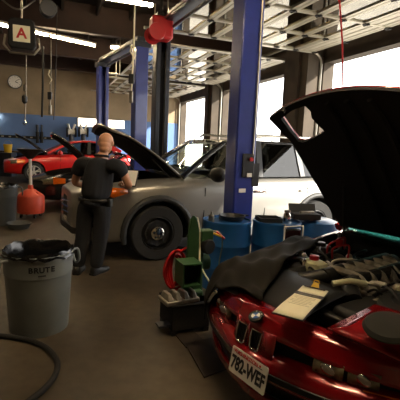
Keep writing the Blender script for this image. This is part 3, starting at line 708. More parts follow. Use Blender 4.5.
# hood: hinged at the windscreen, underside to the front
HA = math.radians(47.8); hd = V((math.cos(HA), 0, math.sin(HA))); hn = V((-math.sin(HA), 0, math.cos(HA)))
def hood(u, v, th):
    return V((-1.78, v * (.681 + .088 * u), .902)) + hd * (1.434 * u + .188 * (1 - v * v) * u) + hn * (.006 * (1 - v * v) - .347 * max(0, u - .78) + th)
HOLE = [(.95, -.85), (.962, -.65), (.958, -.47), (.92, -.455), (.88, -.50), (.82, -.49), (.78, -.47), (.755, -.68), (.75, -.83), (.77, -.89), (.86, -.88)]
def corner_cut(o):
    for s in (1, -1):
        c = MB(); c.prism([hood(u, s * v, -.3) for u, v in HOLE], hn * .6); co = c.build('cutter', o.data.materials[0]); co.parent = bmw; cut(o, co)
    shade(o.data, 45)
def sheet(u0, u1, kv, th, nm, mm, par, so):
    g = MB(); g.loft([[hood(u0 + (u1 - u0) * i / 24, (-1 + j / 12) * kv, th) for j in range(25)] for i in range(25)])
    o = g.build(nm, M[mm], par, smooth=True, solid=so); bake(o); corner_cut(o); return o
hb = sheet(.055, 1, 1, 0, 'hood', 'red', bmw, .012)
for v in (-.9, .9):
    g = MB(); g.bar((-1.74, v * .66, .84), hood(.12, v, -.03), .03, .02); g.build('hood_hinge', M['black'], hb)
sheet(.06, .999, .996, -.013, 'hood_liner', 'matt', hb, .025)
for v in (-.3, 0, .3):
    g = MB(); g.tube([hood(.1 + .85 * i / 8, v * (1 - .3 * i / 8), -.05) for i in range(9)], .022, 6); g.build('hood_rib', M['matt'], hb, smooth=True)
for v in (-1, 1):
    g = MB(); g.tube([hood(.56 + .4 * i / 10, v * .985, -.02) for i in range(11)], .014, 6); g.build('edge_seal', M['matt'], hb, smooth=True)
g = MB(); g.cyl(hood(.985, -.72, -.03) , hood(.985, -.72, -.07), .016, n=10); g.build('rubber_stop', M['rubber'], hb)
for v in (-.55, .55):
    g = MB(); g.cyl((-1.5, v * .9, .84), hood(.42, v * 1.05, -.04), .011, n=8); g.build('gas_strut', M['black'], bmw)
# engine bay
def bp(name, mm, parent=bmw): return lambda g, **k: g.build(name, M[mm], parent, **k)
g = MB(); g.box((-1.15, 0, .58), (.85, .46, .22)); eng = g.build('engine_block', M['grime'], bmw, bevel=.03)
for s in (1, -1):
    g = MB(); g.bar((-.78, s * .16, .70), (-1.5, s * .16, .70), .14, .07); cv = g.build('cylinder_cover', M['alu'], eng, bevel=.015)
    for k in range(6):
        x = -.83 - .12 * k
        g = MB(); g.tube(smooth_curve([(x, s * .17, .745), (x, s * .12, .80), (x, s * .03, .815), (x - .03, -s * .05, .79)], 5), .026, 8); g.build('intake_runner', M['alu'], eng, smooth=True)
        g = MB(); g.tube(smooth_curve([(x + .03, s * .2, .74), (x + .05, s * .27, .78), (x - .02, s * .33, .70)], 4), .008, 6); g.build('ignition_lead', M['black'], eng, smooth=True)
    g = MB(); g.tube([(-.72, s * .10, .78), (-1.52, s * .10, .80)], .045, 10); g.build('plenum', M['grime'], eng, smooth=True)
    # intake box and its ribbed lid at the front corners of the bay
    g = MB(); g.box((-.60, s * .42, .66), (.40, .42, .16)); ab = g.build('air_box', M['black'], bmw, bevel=.04)
    g = MB(); g.lathe([(.19, 0), (.2, .03), (.18, .055), (.12, .065), (.11, .055), (.001, .055)], (-.80, s * .50, .72), (.12, 0, 1), 28); g.build('filter_lid', M['black'], ab, smooth=True)
    g = MB(); g.tube(smooth_curve([(-.62, s * .22, .72), (-.72, s * .12, .76), (-.80, s * .09, .77), (-.9, s * .1, .78)], 6), .055, 12); g.build('intake_duct', M['black'], ab, smooth=True)
    g = MB(); g.lathe([(.11, .62), (.12, .78), (.09, .82), (.05, .825), (.045, .85), (.001, .855)], (-1.28, s * .58, 0), (0, 0, 1), 24); sm = g.build('strut_tower', M['grime'], bmw, smooth=True)
    for k in range(3):
        a = 2 * PI * k / 3; g = MB(); g.cyl((-1.28 + .075 * math.cos(a), s * .58 + .075 * math.sin(a), .80), (-1.28 + .075 * math.cos(a), s * .58 + .075 * math.sin(a), .835), .011, n=6); g.build('bolt', M['steel'], sm)
    g = MB(); g.tube(smooth_curve([(-1.6, s * .62, .88), (-1.45, s * .52, .84), (-1.3, s * .40, .82), (-1.0, s * .42, .76), (-.85, s * .34, .74)], 6), .014, 8); g.build('coolant_hose', M['black'], bmw, smooth=True)
g = MB(); g.box((-.40, 0, .655), (.08, 1.2, .07)); g.build('radiator_support', M['black'], bmw, bevel=.015)
g = MB(); g.loft([[(x, y, z + .02 * math.cos(y * 2)) for y in [-.52 + .72 * q / 10 for q in range(11)]] for x, z in ((-.13, .645), (-.20, .685), (-.42, .735), (-.55, .75), (-.66, .735), (-.72, .68))]); g.build('radiator_cover', M['black'], bmw, smooth=True, solid=.01)
g = MB(); g.box((-.56, 0, .60), (.18, .42, .16)); g.build('fan_shroud', M['black'], bmw, bevel=.03)
g = MB(); g.box((-1.73, 0, .86), (.14, 1.3, .10)); g.build('cowl', M['black'], bmw, bevel=.02)
for s in (-.3, .28):
    g = MB(); g.tube([(-1.74, s, .95), (-1.84, s + .28, 1.0), (-1.9, s + .52, 1.03)], .009, 6); g.build('wiper', M['black'], bmw, smooth=True)
jp = toB(atz(314, 262, .80))
g = MB(); g.loft([[(jp.x + dx * k, jp.y + dy * k, z) for dx, dy in ((-.07, -.10), (.06, -.11), (.08, .0), (.06, .10), (-.07, .10), (-.085, 0))] for z, k in ((.62, .95), (.76, 1.0), (.80, .85), (.82, .5))], closed=True); jg = g.build('coolant_reservoir', M['jug'], bmw, smooth=True, bevel=.01)
g = MB(); g.lathe([(.036, 0), (.036, .035), (.02, .04), (.001, .04)], (jp.x, jp.y, .815), n=16); g.build('cap', M['hosered'], jg, smooth=True)
q = toB(atz(389, 327, .83)); g = MB(); g.lathe([(.115, -.01), (.12, 0), (.105, .018), (.06, .024), (.001, .025)], q, (.25, .05, 1), 32); g.build('round_filter_cover', M['olive'], bmw, smooth=True)
q = toB(atz(350, 284, .80)); g = MB(); g.tube([q + V((.1, -.06, 0)), q + V((0, 0, .02)), q + V((-.1, .05, 0))], .02, 10); g.build('metal_pipe', M['jug'], bmw, smooth=True)
rnd = random.Random(4)
for k in range(26):
    x, y = rnd.uniform(-1.55, -.75), rnd.uniform(-.62, .62); a = rnd.uniform(0, 6.28); L = rnd.uniform(.1, .26); z = rnd.uniform(.72, .82)
    p = V((x, y, z)); d = V((math.cos(a), math.sin(a), 0)) * L; n_ = V((-d.y, d.x, 0)) * .4
    c = lambda v: V((min(max(v.x, -1.62), -.68), min(max(v.y, -.68), .68), v.z))
    g = MB(); g.tube(smooth_curve([c(p - d - V((0, 0, .06))), c(p - d * .4 + n_), c(p + d * .4 - n_ * .5 + V((0, 0, .02))), c(p + d - V((0, 0, .05)))], 5), rnd.choice([.006, .009, .013, .017]), 7); g.build('engine_hose', M[rnd.choice(['black', 'black', 'grime', 'steel', 'alu'])], bmw, smooth=True)
for k in range(34):  # small fittings, the pale and chrome ones added to stand in for glints
    x, y = rnd.uniform(-1.6, -.75), rnd.uniform(-.55, .55); w_ = rnd.uniform(.025, .075)
    g = MB()
    if k % 2: g.box((x, y, .74), (w_, w_ * 1.4, .09), (0, 0, rnd.uniform(0, 3)))
    else: g.lathe([(w_ * .5, 0), (w_ * .5, .10), (w_ * .3, .12), (.001, .12)], (x, y, .70), n=12)
    g.build('engine_fitting', M[rnd.choice(['black', 'alu', 'chrome', 'grime', 'jug', 'fitting'])], bmw, bevel=.006)
for k in range(2):   # red battery leads near the firewall
    p0 = toB(atz(328 + 5 * k, 246 + 3 * k, .86)); p1 = toB(atz(345 + 4 * k, 238 + 8 * k, .9))
    g = MB(); g.tube(smooth_curve([p0 - V((0, 0, .08)), p0, (p0 + p1) / 2 + V((0, 0, .015)), p1, p1 - V((0, 0, .1))], 6), .008, 8); g.build('battery_lead', M['hosered'], bmw, smooth=True)
g = MB(); p0 = toB(atz(340, 242, .86)); g.box(p0, (.08, .06, .06), (0, 0, .5)); g.build('terminal_cover', M['hosered'], bmw, bevel=.01)

# ---- fender cover thrown over the front wing
CT = [  # front edge to back edge; each row runs from the bay outwards and down the side
 [(-.075, -.04, .725), (-.115, -.24, .712), (-.105, -.44, .69), (-.10, -.535, .645), (-.115, -.62, .55), (-.125, -.68, .45), (-.13, -.69, .34)],
 [(-.19, -.135, .745), (-.22, -.30, .75), (-.24, -.46, .735), (-.25, -.62, .69), (-.24, -.76, .61), (-.235, -.835, .48), (-.235, -.84, .36)],
 [(-.40, -.235, .80), (-.40, -.36, .825), (-.40, -.52, .80), (-.40, -.70, .76), (-.39, -.86, .69), (-.37, -.93, .55), (-.37, -.935, .42)],
 [(-.66, -.36, .845), (-.64, -.46, .835), (-.62, -.60, .80), (-.60, -.76, .755), (-.58, -.90, .70), (-.56, -.955, .62), (-.56, -.96, .48)],
 [(-.98, -.50, .84), (-.96, -.60, .835), (-.94, -.70, .82), (-.92, -.80, .80), (-.90, -.91, .745), (-.88, -.96, .68), (-.88, -.965, .56)],
 [(-1.34, -.60, .85), (-1.32, -.66, .86), (-1.30, -.74, .86), (-1.28, -.83, .845), (-1.26, -.925, .78), (-1.26, -.965, .72), (-1.26, -.97, .62)]]
cols = [smooth_curve([r[j] for r in CT], 5) for j in range(7)]
ROWS = []
for i in range(len(cols[0])):
    r = smooth_curve([c[i] for c in cols], 4)
    ROWS.append([p + V((0, 0, (.016 * math.sin(i * .55 + j * .5) + .012 * math.sin(i * 1.1 - j * .9)) * (1 if j < 14 else .2) + .008)) for j, p in enumerate(r)])
g = MB(); g.loft(ROWS); fc = g.build('fender_cover', M['cloth'], None, smooth=True, angle=80, solid=.008)
fc.location = B0; fc.rotation_euler = (0, 0, BZ); tag(fc, 'dark grey cloth cover draped over the front wing of the dark red coupe', 'cover')
# ---- clipboard with its sheet, lying on the radiator end of the bay
cs = [atz(x, y, .80) for x, y in ((274, 311), (301, 322), (331, 293), (301, 284))]
cc = sum(cs, V()) / 4; e_ = ((cs[2] - cs[1]) + (cs[3] - cs[0])).normalized(); f_ = V((-e_.y, e_.x, 0)); LL = (cs[2] - cs[1]).length
cb = thing('clipboard', 'clipboard with a cream sheet lying across the open engine bay', 'clipboard', cc, math.atan2(e_.y, e_.x))
hl = LL / 2 - .004; hw = abs((cs[0] - cs[1]).dot(f_)) / 2
g = MB(); g.box((0, 0, -.004), (2 * hl + .01, 2 * hw + .01, .005)); g.build('board', M['brown'], cb, bevel=.002)
g = MB(); g.loft([[(-hl + 2 * hl * i / 8, -hw + 2 * hw * j / 4, .001 + .004 * math.sin(i * .8)) for j in range(5)] for i in range(9)]); sh = g.build('paper_sheet', M['cream'], cb, smooth=True, solid=.001)
for i in range(11):
    g = MB(); x = hl * .55 - i * .022; g.box((x, .0, .0062), (.003, hw * (1.5 if i % 3 else 1.1), .0006)); g.build('written_line', M['pencil'], sh)
g = MB(); g.box((hl - .012, 0, .008), (.02, .13, .006)); cl = g.build('clip', M['brown'], cb, bevel=.002)
g = MB(); g.bar((hl - .01, 0, .01), (hl + .012, 0, .034), .05, .004, w2=.03); g.tube([(hl + .012, .02, .032), (hl + .02, .012, .046), (hl + .02, -.012, .046), (hl + .012, -.02, .032)], .004, 6); g.build('clip_lever', M['yellow'], cl, smooth=True)
# ------------------------------------------------------------------ two-post lifts
def lift(name_label, A, B, H, colA, colB, base_w=.28, first=False):
    """A, B: column feet; the beam joins their heads"""
    A, B = V(A), V(B); mid = (A + B) / 2; ax = (B - A); rz = math.atan2(ax.y, ax.x) - PI / 2      # local y runs from A to B
    root = thing('two_post_lift', name_label, 'car lift', mid, rz); h = (B - A).length / 2
    for s, c in ((-1, colA), (1, colB)):
        y = s * h; inn = -s
        g = MB()   # open C-channel column, mouth towards the car
        w_, d_, t_ = base_w, .26, .02
        g.box((0, y - inn * d_ / 2, H / 2), (w_, t_, H)); 
        for q in (-1, 1):
            g.box((q * w_ / 2, y, H / 2), (t_, d_, H)); g.box((q * (w_ / 2 - .04), y + inn * d_ / 2, H / 2), (.08, t_, H))
        col = g.build('column', M[c], root, bevel=.006)
        g = MB(); g.box((0, y, .012), (.5, .48, .024)); g.build('base_plate', M[c], root, bevel=.005)
        for q in (-1, 1):
            g = MB(); g.cyl((q * .2, y - inn * .18, .02), (q * .2, y - inn * .18, .06), .016, n=6); g.build('anchor_bolt', M['steel'], root)
        cz = .35 if first else .5
        g = MB(); g.box((0, y + inn * .05, cz), (base_w - .06, .22, .7)); car_ = g.build('carriage', M['darkpost'], root, bevel=.01)
        for q in (-1, 1):
            g = MB(); p0 = V((q * .10, y + inn * .16, .17)); p1 = V((q * .55, y + inn * .80, .15)); g.bar(p0, p1, .12, .10, w2=.09, h2=.08); arm = g.build('lift_arm', M['darkpost'], root, bevel=.008)
            g = MB(); g.cyl(p1 + V((0, 0, .04)), p1 + V((0, 0, .11)), .06, n=16); g.build('lift_pad', M['rubber'], arm)
        g = MB(); g.tube([(base_w * .3, y + inn * .02, .7), (base_w * .3, y + inn * .02, H - .1)], .012, 6); g.build('cable', M['steel'], root)
        g = MB(); g.box((0, y, H + .05), (base_w + .1, .34, .12)); hd_ = g.build('column_head', M['darkpost'], root, bevel=.01)
        g = MB(); g.lathe([(.11, -.03), (.12, -.03), (.10, -.012), (.10, .012), (.12, .03), (.11, .03)], (base_w * .3, y + inn * .05, H + .12), (0, 1, 0), 20); g.build('pulley', M['steel'], hd_, smooth=True)
    g = MB(); g.box((0, 0, H + .17), (.20, 2 * h + .1, .13)); tbm = g.build('top_beam', M['darkpost'], root, bevel=.01)
    for x_, r_ in ((.13, .022), (-.13, .016)):
        g = MB(); g.tube([(x_, -h, H + .14), (x_, h, H + .14)], r_, 8); g.build('pipe', M['steel'], tbm, smooth=True)
    g = MB(); g.tube([(.05, -h + .3, H + .02), (.05, h - .3, H + .02)], .03, 10); g.build('shutoff_bar', M['darkpost'], root, smooth=True)
    return root, h
A1, B1 = V((.50, 5.22, 0)), V((-.90, 8.35, 0))
l1, h1 = lift('tall two post lift with the nearest blue column beside the silver suv', A1, B1, 3.82, 'blue', 'darkpost', .27, True)
# wall box with buttons and a label on the near column
g = MB(); g.box((.05, -h1 + .22 - .02, 1.42), (.17, .17, .34)); bxx = g.build('control_box', M['black'], l1, bevel=.01)
g = MB(); g.box((.155, -h1 - .142, 1.30), (.10, .006, .30)); g.build('label_plate', M['black'], l1)
g = MB(); g.box((.03, -h1 - .155, 1.42), (.17, .02, .30)); cb_ = g.build('switch_box', M['black'], l1, bevel=.006)
g = MB(); g.box((.05, -h1 - .168, 1.30), (.07, .006, .05)); g.build('label', M['white'], cb_)
g = MB(); g.cyl((.06, -h1 - .16, 1.50), (.06, -h1 - .19, 1.50), .025, n=14); g.build('stop_button', M['hosered'], cb_)
g = MB(); g.tube([(.09, -h1 - .155, 1.55), (.1, -h1 - .15, 2.6), (.1, -h1 - .15, 3.8)], .012, 6); g.build('conduit', M['steel'], l1, smooth=True)
g = MB(); g.box((-.03, -h1 - .146, 1.1), (.10, .006, .05)); g.build('label', M['white'], l1)
lift('blue two post lift straddling the black car with its hood up', (-1.50, 9.45, 0), (-3.0, 12.05, 0), 3.78, 'blue', 'blue', .28)
# red hose reel up on the far dark column
rp = at(161, 29, 7.95); reel = thing('hose_reel', 'red hose reel high up by the top of the dark lift post', 'hose reel', rp, BA)
g = MB(); g.box((0, 0, 0), (.40, .34, .40)); g.build('case', M['hosered'], reel, bevel=.04)
g = MB(); g.lathe([(.15, -.21), (.16, -.18), (.08, -.175), (.08, .175), (.16, .18), (.15, .21)], (-.12, 0, -.10), (0, 1, 0), 24); g.build('drum', M['hosered'], reel, smooth=True)
g = MB(); g.box((.02, 0, .24), (.24, .2, .06)); g.build('bracket', M['black'], reel); g = MB(); g.cyl((0, 0, .26), (0, 0, CEIL - .25 - rp.z), .03, n=8); g.build('mounting_pole', M['black'], reel)

# ------------------------------------------------------------------ hanging things
sp = at(22, 35, 7.0); sg = thing('hanging_sign', 'small hanging sign with a red letter on cream in a black housing', 'sign', sp, 0)
sg.rotation_euler = (0, 0, math.radians(20)); sg.scale = (.84, .84, .84)
g = MB(); g.prism([(x, -.10, z) for x, z in ((-.26, -.20), (-.20, -.28), (.20, -.28), (.26, -.20), (.24, .25), (.18, .30), (-.18, .30), (-.24, .25))], (0, .24, 0)); g.build('housing', M['matt'], sg, bevel=.03)
g = MB(); g.box((0, -.11, .0), (.31, .01, .31)); fcx = g.build('sign_face', M['cream'], sg)
text_mesh('letter', 'A', .27, M['redtxt'], fcx, Matrix(((1, 0, 0, 0), (0, 0, -1, -.118), (0, 1, 0, .0), (0, 0, 0, 1))), .002, bold=.008)
g = MB(); g.tube([(-.30, 0, -.02), (-.33, -.02, -.22), (-.22, -.02, -.36), (.22, -.02, -.36), (.33, -.02, -.22), (.30, 0, -.02)], .022, 8); g.build('guard_bar', M['steel'], sg, smooth=True)
g = MB(); g.cyl((0, 0, .3), (0, 0, (CEIL - .3 - sp.z) / .84), .02, n=8); g.build('hanger', M['steel'], sg)
def line(name, label, cat, top, bot, r, mm, extra=None, group=None):
    top, bot = V(top), V(bot); root = thing(name, label, cat, bot, 0, group); L = top - bot
    g = MB(); g.tube([(0, 0, 0), L * .5 + V((.01, 0, 0)), L], r, 6); g.build('line', M[mm], root, smooth=True)
    if extra: extra(root, L)
    return root
def hook(root, L):
    g = MB(); g.tube([(0, 0, .04), (0, 0, 0), (.03, 0, -.05), (.0, 0, -.09), (-.04, 0, -.05)], .009, 6); g.build('hook', M['chrome'], root, smooth=True)
    g = MB(); g.lathe([(.02, 0), (.045, .03), (.045, .12), (.02, .15)], (0, 0, .28), n=10); g.build('weight', M['black'], root, smooth=True)
    g = MB(); g.box((0, 0, .55), (.04, .04, .1)); g.build('clamp', M['steel'], root)
def reelend(root, L):
    g = MB(); g.box((0, 0, .05), (.06, .05, .2)); g.build('handset', M['steel'], root, bevel=.01)
    g = MB(); g.box((0, 0, .35), (.09, .06, .16)); g.build('buckle', M['black'], root, bevel=.01)
    g = MB(); g.tube([(0, .0, .6), (.04, 0, .7), (-.03, 0, .8), (0, 0, .9)], .014, 6); g.build('knot', M['cream'], root, smooth=True)
line('pull_cord', 'thin pull cord with a hook and weight below the sign', 'cord', sp + V((.02, .1, -.3)), at(25, 120, 7.1), .009, 'steel', hook)
line('hanging_rope', 'black rope hanging in front of the clock wall', 'rope', at(43, 46, 12), at(42, 117, 12), .03, 'matt')
line('hanging_rope', 'pale rope with a metal snap hanging beside the black rope', 'rope', at(51, 40, 9), at(50, 112, 9), .012, 'steel', reelend)
line('hanging_cable', 'long thin cable reaching down to the blue wall paint', 'cable', at(57, 5, 9), at(54, 120, 9), .011, 'black')
line('hanging_rope', 'worn rope with buckle hanging from the ceiling by the blue lift post', 'rope', at(135, 0, 7), at(131, 100, 7), .014, 'cream', reelend)
line('red_cord', 'red cord coming down from the ceiling to the raised hood', 'cord', at(339, -6, 3.3), at(343, 86, 3.3), .007, 'hosered')
# bundle of hose and pulleys high on the near left
bp_ = at(48, 9, 7.2); rl = thing('air_hose_reel', 'steel hose reel under the roof above the letter sign', 'hose reel', bp_, .5)
g = MB(); g.lathe([(.13, -.08), (.14, -.07), (.06, -.06), (.06, .06), (.14, .07), (.13, .08)], (0, 0, 0), (0, 1, 0), 24); g.build('drum', M['darkpost'], rl, smooth=True)
g = MB()
for k in range(3): g.tube([(math.cos(a) * (.09 + .015 * k), (k - 1) * .035, math.sin(a) * (.09 + .015 * k)) for a in [2 * PI * q / 20 for q in range(20)]], .018, 6, closed=True)
g.build('hose_coil', M['black'], rl, smooth=True)
g = MB(); g.bar((-.3, 0, .26), (.35, 0, .26), .12, .04); g.bar((-.1, .1, 0), (-.1, .1, .26), .05, .03); g.build('bracket', M['alu'], rl)
g = MB(); g.cyl((0, 0, .26), (0, 0, CEIL - .3 - bp_.z), .02, n=6); g.build('mounting_pole', M['steel'], rl)
g = MB(); g.tube(smooth_curve([(-.2, 0, .1), (-.5, -.1, -.12), (-.85, -.1, .1), (-1.1, 0, .4)], 8), .014, 6); g.build('hose', M['steel'], rl, smooth=True)
# things along the far wall
cp = at(17, 85, 19.7); cp = bay(cp.dot(SD), WT - .03, cp.z); ck = thing('wall_clock', 'round white clock high on the concrete wall', 'clock', cp, BA)
g = MB(); g.lathe([(.30, 0), (.31, .05), (.27, .05)], (0, 0, 0), (0, -1, 0), 32, caps=False); g.build('case', M['dgrey'], ck, smooth=True)
g = MB(); g.lathe([(.29, .035), (.001, .036)], (0, 0, 0), (0, -1, 0), 32); fc_ = g.build('dial', M['white'], ck)
for k in range(12):
    a = PI * k / 6; g = MB(); g.bar((math.sin(a) * .21, -.037, math.cos(a) * .21), (math.sin(a) * .25, -.037, math.cos(a) * .25), .015, .004, up=(0, 1, 0)); g.build('hour_mark', M['ink'], fc_)
for a, L, w_, nm in ((1.9, .14, .025, 'hour_hand'), (.9, .21, .016, 'minute_hand')):
    g = MB(); g.bar((0, -.042, 0), (math.sin(a) * L, -.042, math.cos(a) * L), w_, .006, up=(0, 1, 0)); g.build(nm, M['ink'], ck)
def onwall(x, y, off=.05): p = at(x, y, 19.5); return bay(p.dot(SD), WT - .013 - off, at(x, y, bay(p.dot(SD), WT).y).z)
p = onwall(2, 137); q = onwall(62, 138); tr = thing('tool_rail', 'black tool rail with pale clips along the blue wall', 'rail', (p + q) / 2, BA)
L = (q - p).length; g = MB(); g.box((0, 0, 0), (L, .03, .13)); g.build('rail', M['matt'], tr)
for k in range(9):
    g = MB(); g.box((-L / 2 + L * (k + .5) / 9, -.03, 0), (.10, .04, .06)); g.build('clip', M['steel'], tr)
for k, (x, lab) in enumerate(((38, 'dark shock absorber hanging on the blue wall, nearer the clock'), (42, 'dark shock absorber hanging on the blue wall, nearer the grinders'))):
    p = onwall(x, 134, .19); sh_ = thing('shock_absorber', lab, 'car part', p, BA)
    g = MB(); g.cyl((0, 0, -.42), (0, 0, .1), .075, n=12); g.build('body', M['matt'], sh_, smooth=True); g = MB(); g.cyl((0, 0, .1), (0, 0, .42), .05, n=10); g.build('rod', M['darkpost'], sh_, smooth=True)
wbp = bay(-1.6, WT - .45); tb = thing('workbench', 'long dark workbench against the blue wall behind the red coupe', 'bench', wbp, BA)
g = MB(); g.box((0, 0, 1.0), (4.6, .75, .07)); g.build('bench_top', M['brown'], tb)
for x in (-2.2, 0, 2.2):
    for y in (-.3, .3): g = MB(); g.box((x, y, .48), (.08, .08, .96)); g.build('leg', M['darkpost'], tb)
for x, lab in ((71, 'bench grinder with dark wheels on the workbench, nearer the clock'), (83, 'bench grinder with dark wheels on the workbench, nearer the lift post')):
    p = onwall(x, 132, .4); gp = bay(p.dot(SD), p.dot(TD), 1.035); gr = thing('bench_grinder', lab, 'grinder', gp, BA)
    hz = p.z - 1.035
    g = MB(); g.cyl((-.18, 0, hz), (.18, 0, hz), .13, n=18); g.build('motor', M['white'], gr, smooth=True)
    for s in (-1, 1): g = MB(); g.lathe([(.22, -.04), (.23, 0), (.22, .04)], (s * .19, 0, hz - .02), (1, 0, 0), 24); g.build('wheel', M['matt'], gr, smooth=True)
    for s in (-1, 1): g = MB(); g.bar((s * .05, -.05, hz + .05), (s * .16, -.1, hz + .36), .10, .05, w2=.16); g.build('spark_shield', M['white'], gr)
    g = MB(); g.lathe([(.18, 0), (.14, .06), (.10, hz - .1)], n=16); g.build('pedestal', M['darkpost'], gr, smooth=True)
p = onwall(0, 110, .1); g = thing('wall_lamp', 'small white lamp on the concrete wall at the edge near the clock', 'lamp', p, BA); b = MB(); b.box((0, 0, 0), (.25, .16, .42)); b.build('lamp_shade', M['white'], g, bevel=.03); b = MB(); b.ball((0, -.02, -.22), (.09, .06, .05)); b.build('bulb', M['tube'], g, smooth=True)
yb = at(8, 152, 16.9); g = thing('bucket', 'yellow bucket on a dark stand beyond the nose of the bright red coupe', 'bucket', (yb.x, yb.y, yb.z - 1.15 if False else 0))
b = MB(); b.lathe([(.14, 1.0), (.18, 1.34), (.165, 1.34), (.13, 1.03), (.001, 1.03)], n=20); b.build('pail', M['yellow'], g, smooth=True); b = MB(); b.box((0, 0, .5), (.5, .5, .995)); b.build('stand', M['darkpost'], g, bevel=.01)
b = MB(); b.tube([(.17 * math.cos(a), 0, 1.33 + .17 * math.sin(a)) for a in [PI * k / 10 for k in range(11)]], .008, 6); b.build('handle', M['steel'], g, smooth=True)
# ------------------------------------------------------------------ drums and what stands on them
def drum(label, loc, plastic=False, r=.285, h=.80):
    root = thing('drum', label, 'drum', loc, random.uniform(0, 6), 'blue drums in front of the silver suv')
    if plastic: prof = [(r * .9, 0), (r, .05), (r * 1.01, h * .35), (r * 1.01, h * .7), (r * .98, h - .12), (r * .88, h - .03), (r * .6, h), (.001, h)]
    else:
        prof = [(r, 0), (r * 1.02, .012), (r, .03)]
        for z in (h * .33, h * .66): prof += [(r, z - .03), (r * 1.025, z - .008), (r * 1.025, z + .008), (r, z + .03)]
        prof += [(r, h - .03), (r * 1.02, h - .012), (r * 1.01, h), (r * .96, h), (r * .95, h - .02), (.001, h - .02)]
    g = MB(); g.lathe(prof, n=40); g.build('shell', M['drum'], root, smooth=True)
    g = MB(); g.cyl((.15, 0, h - .02), (.15, 0, h + .012), .04, n=14); g.build('bung', M['steel'], root)
    return root
D1, D2, D3 = V((.33, 4.64, 0)), V((.93, 4.72, 0)), V((1.49, 4.97, 0))
drum('blue steel drum directly beside the green machine', D1); drum('blue steel drum in the middle, with a dark bag hanging on it', D2); drum('blue drum with rounded shoulders, nearest the raised hood', D3, True, .28, .80)
def clutter(base, top, items):
    pass
p = D1 + V((.06, .04, .796)); t = thing('drain_pan', 'flat dark drain pan lying on the blue drum beside the green machine', 'pan', p, .3)
g = MB(); g.lathe([(.13, 0), (.16, .05), (.145, .05), (.12, .012), (.001, .012)], n=24); g.build('pan', M['black'], t, smooth=True); g = MB(); g.box((.17, 0, .045), (.06, .06, .012)); g.build('lip', M['black'], t)
p = D1 + V((-.19, -.10, .782)); t = thing('oil_can', 'small dark can on the edge of the drum by the green machine', 'can', p)
g = MB(); g.lathe([(.035, 0), (.035, .07), (.012, .09), (.008, .12)], n=14); g.build('can_body', M['steel'], t, smooth=True)
p = D2 + V((-.10, 0, .782)); t = thing('parts_tray', 'shallow dark tray lying on the middle blue drum', 'tray', p, .15)
g = MB(); g.box((0, 0, .012), (.26, .22, .02)); 
for s in (-1, 1): g.box((s * .13, 0, .03), (.012, .22, .05)); g.box((0, s * .11, .03), (.26, .012, .05))
g.build('tray', M['matt'], t)
p = at(290, 209, 4.75); p = V((1.045, 4.70, .785)); t = thing('glass_jar', 'clear jar with metal lid on the middle drum', 'jar', p)
g = MB(); g.lathe([(.04, 0), (.045, .02), (.045, .09), (.032, .11), (.032, .13)], n=20); g.build('jar', M['chrome'], t, smooth=True); g = MB(); g.lathe([(.036, .12), (.036, .145), (.001, .147)], n=20); g.build('lid', M['steel'], t, smooth=True)
p = at(300, 214, 4.95); p = V((1.29, 4.85, .814)); t = thing('tool_case', 'open black tool case resting across two of the blue drums', 'case', p, .1)
g = MB(); g.box((0, 0, .035), (.34, .22, .07)); g.build('base', M['matt'], t, bevel=.008); g = MB(); g.box((0, .10, .11), (.34, .03, .12), (-.5, 0, 0)); g.build('lid', M['black'], t, bevel=.006); g = MB(); g.box((.02, -.02, .08), (.2, .04, .03), (0, 0, .3)); g.build('tool', M['alu'], t, bevel=.006)
# dark bag hanging over the middle drum's side
p = at(289, 238, 4.72); d = (p - D2); d.z = 0; d = V((.35, -.94, 0)).normalized(); p = D2 + d * .345; t = thing('hanging_bag', 'black bag in a pale frame hanging on the side of the middle blue drum', 'bag', (p.x, p.y, .63), math.atan2(d.y, d.x) + PI / 2)
g = MB(); g.box((0, 0, 0), (.24, .05, .28), taper=.9); g.build('bag', M['liner'], t, bevel=.02)
g = MB(); g.tube([(-.12, -.03, -.15), (-.12, -.02, .17), (.12, -.02, .17), (.12, -.03, -.15)], .010, 6, closed=True); g.build('frame', M['white'], t, smooth=True)
g = MB(); g.tube([(-.08, 0, .14), (-.07, .05, .178), (-.07, .10, .155)], .007, 6); g.build('hook', M['steel'], t, smooth=True)
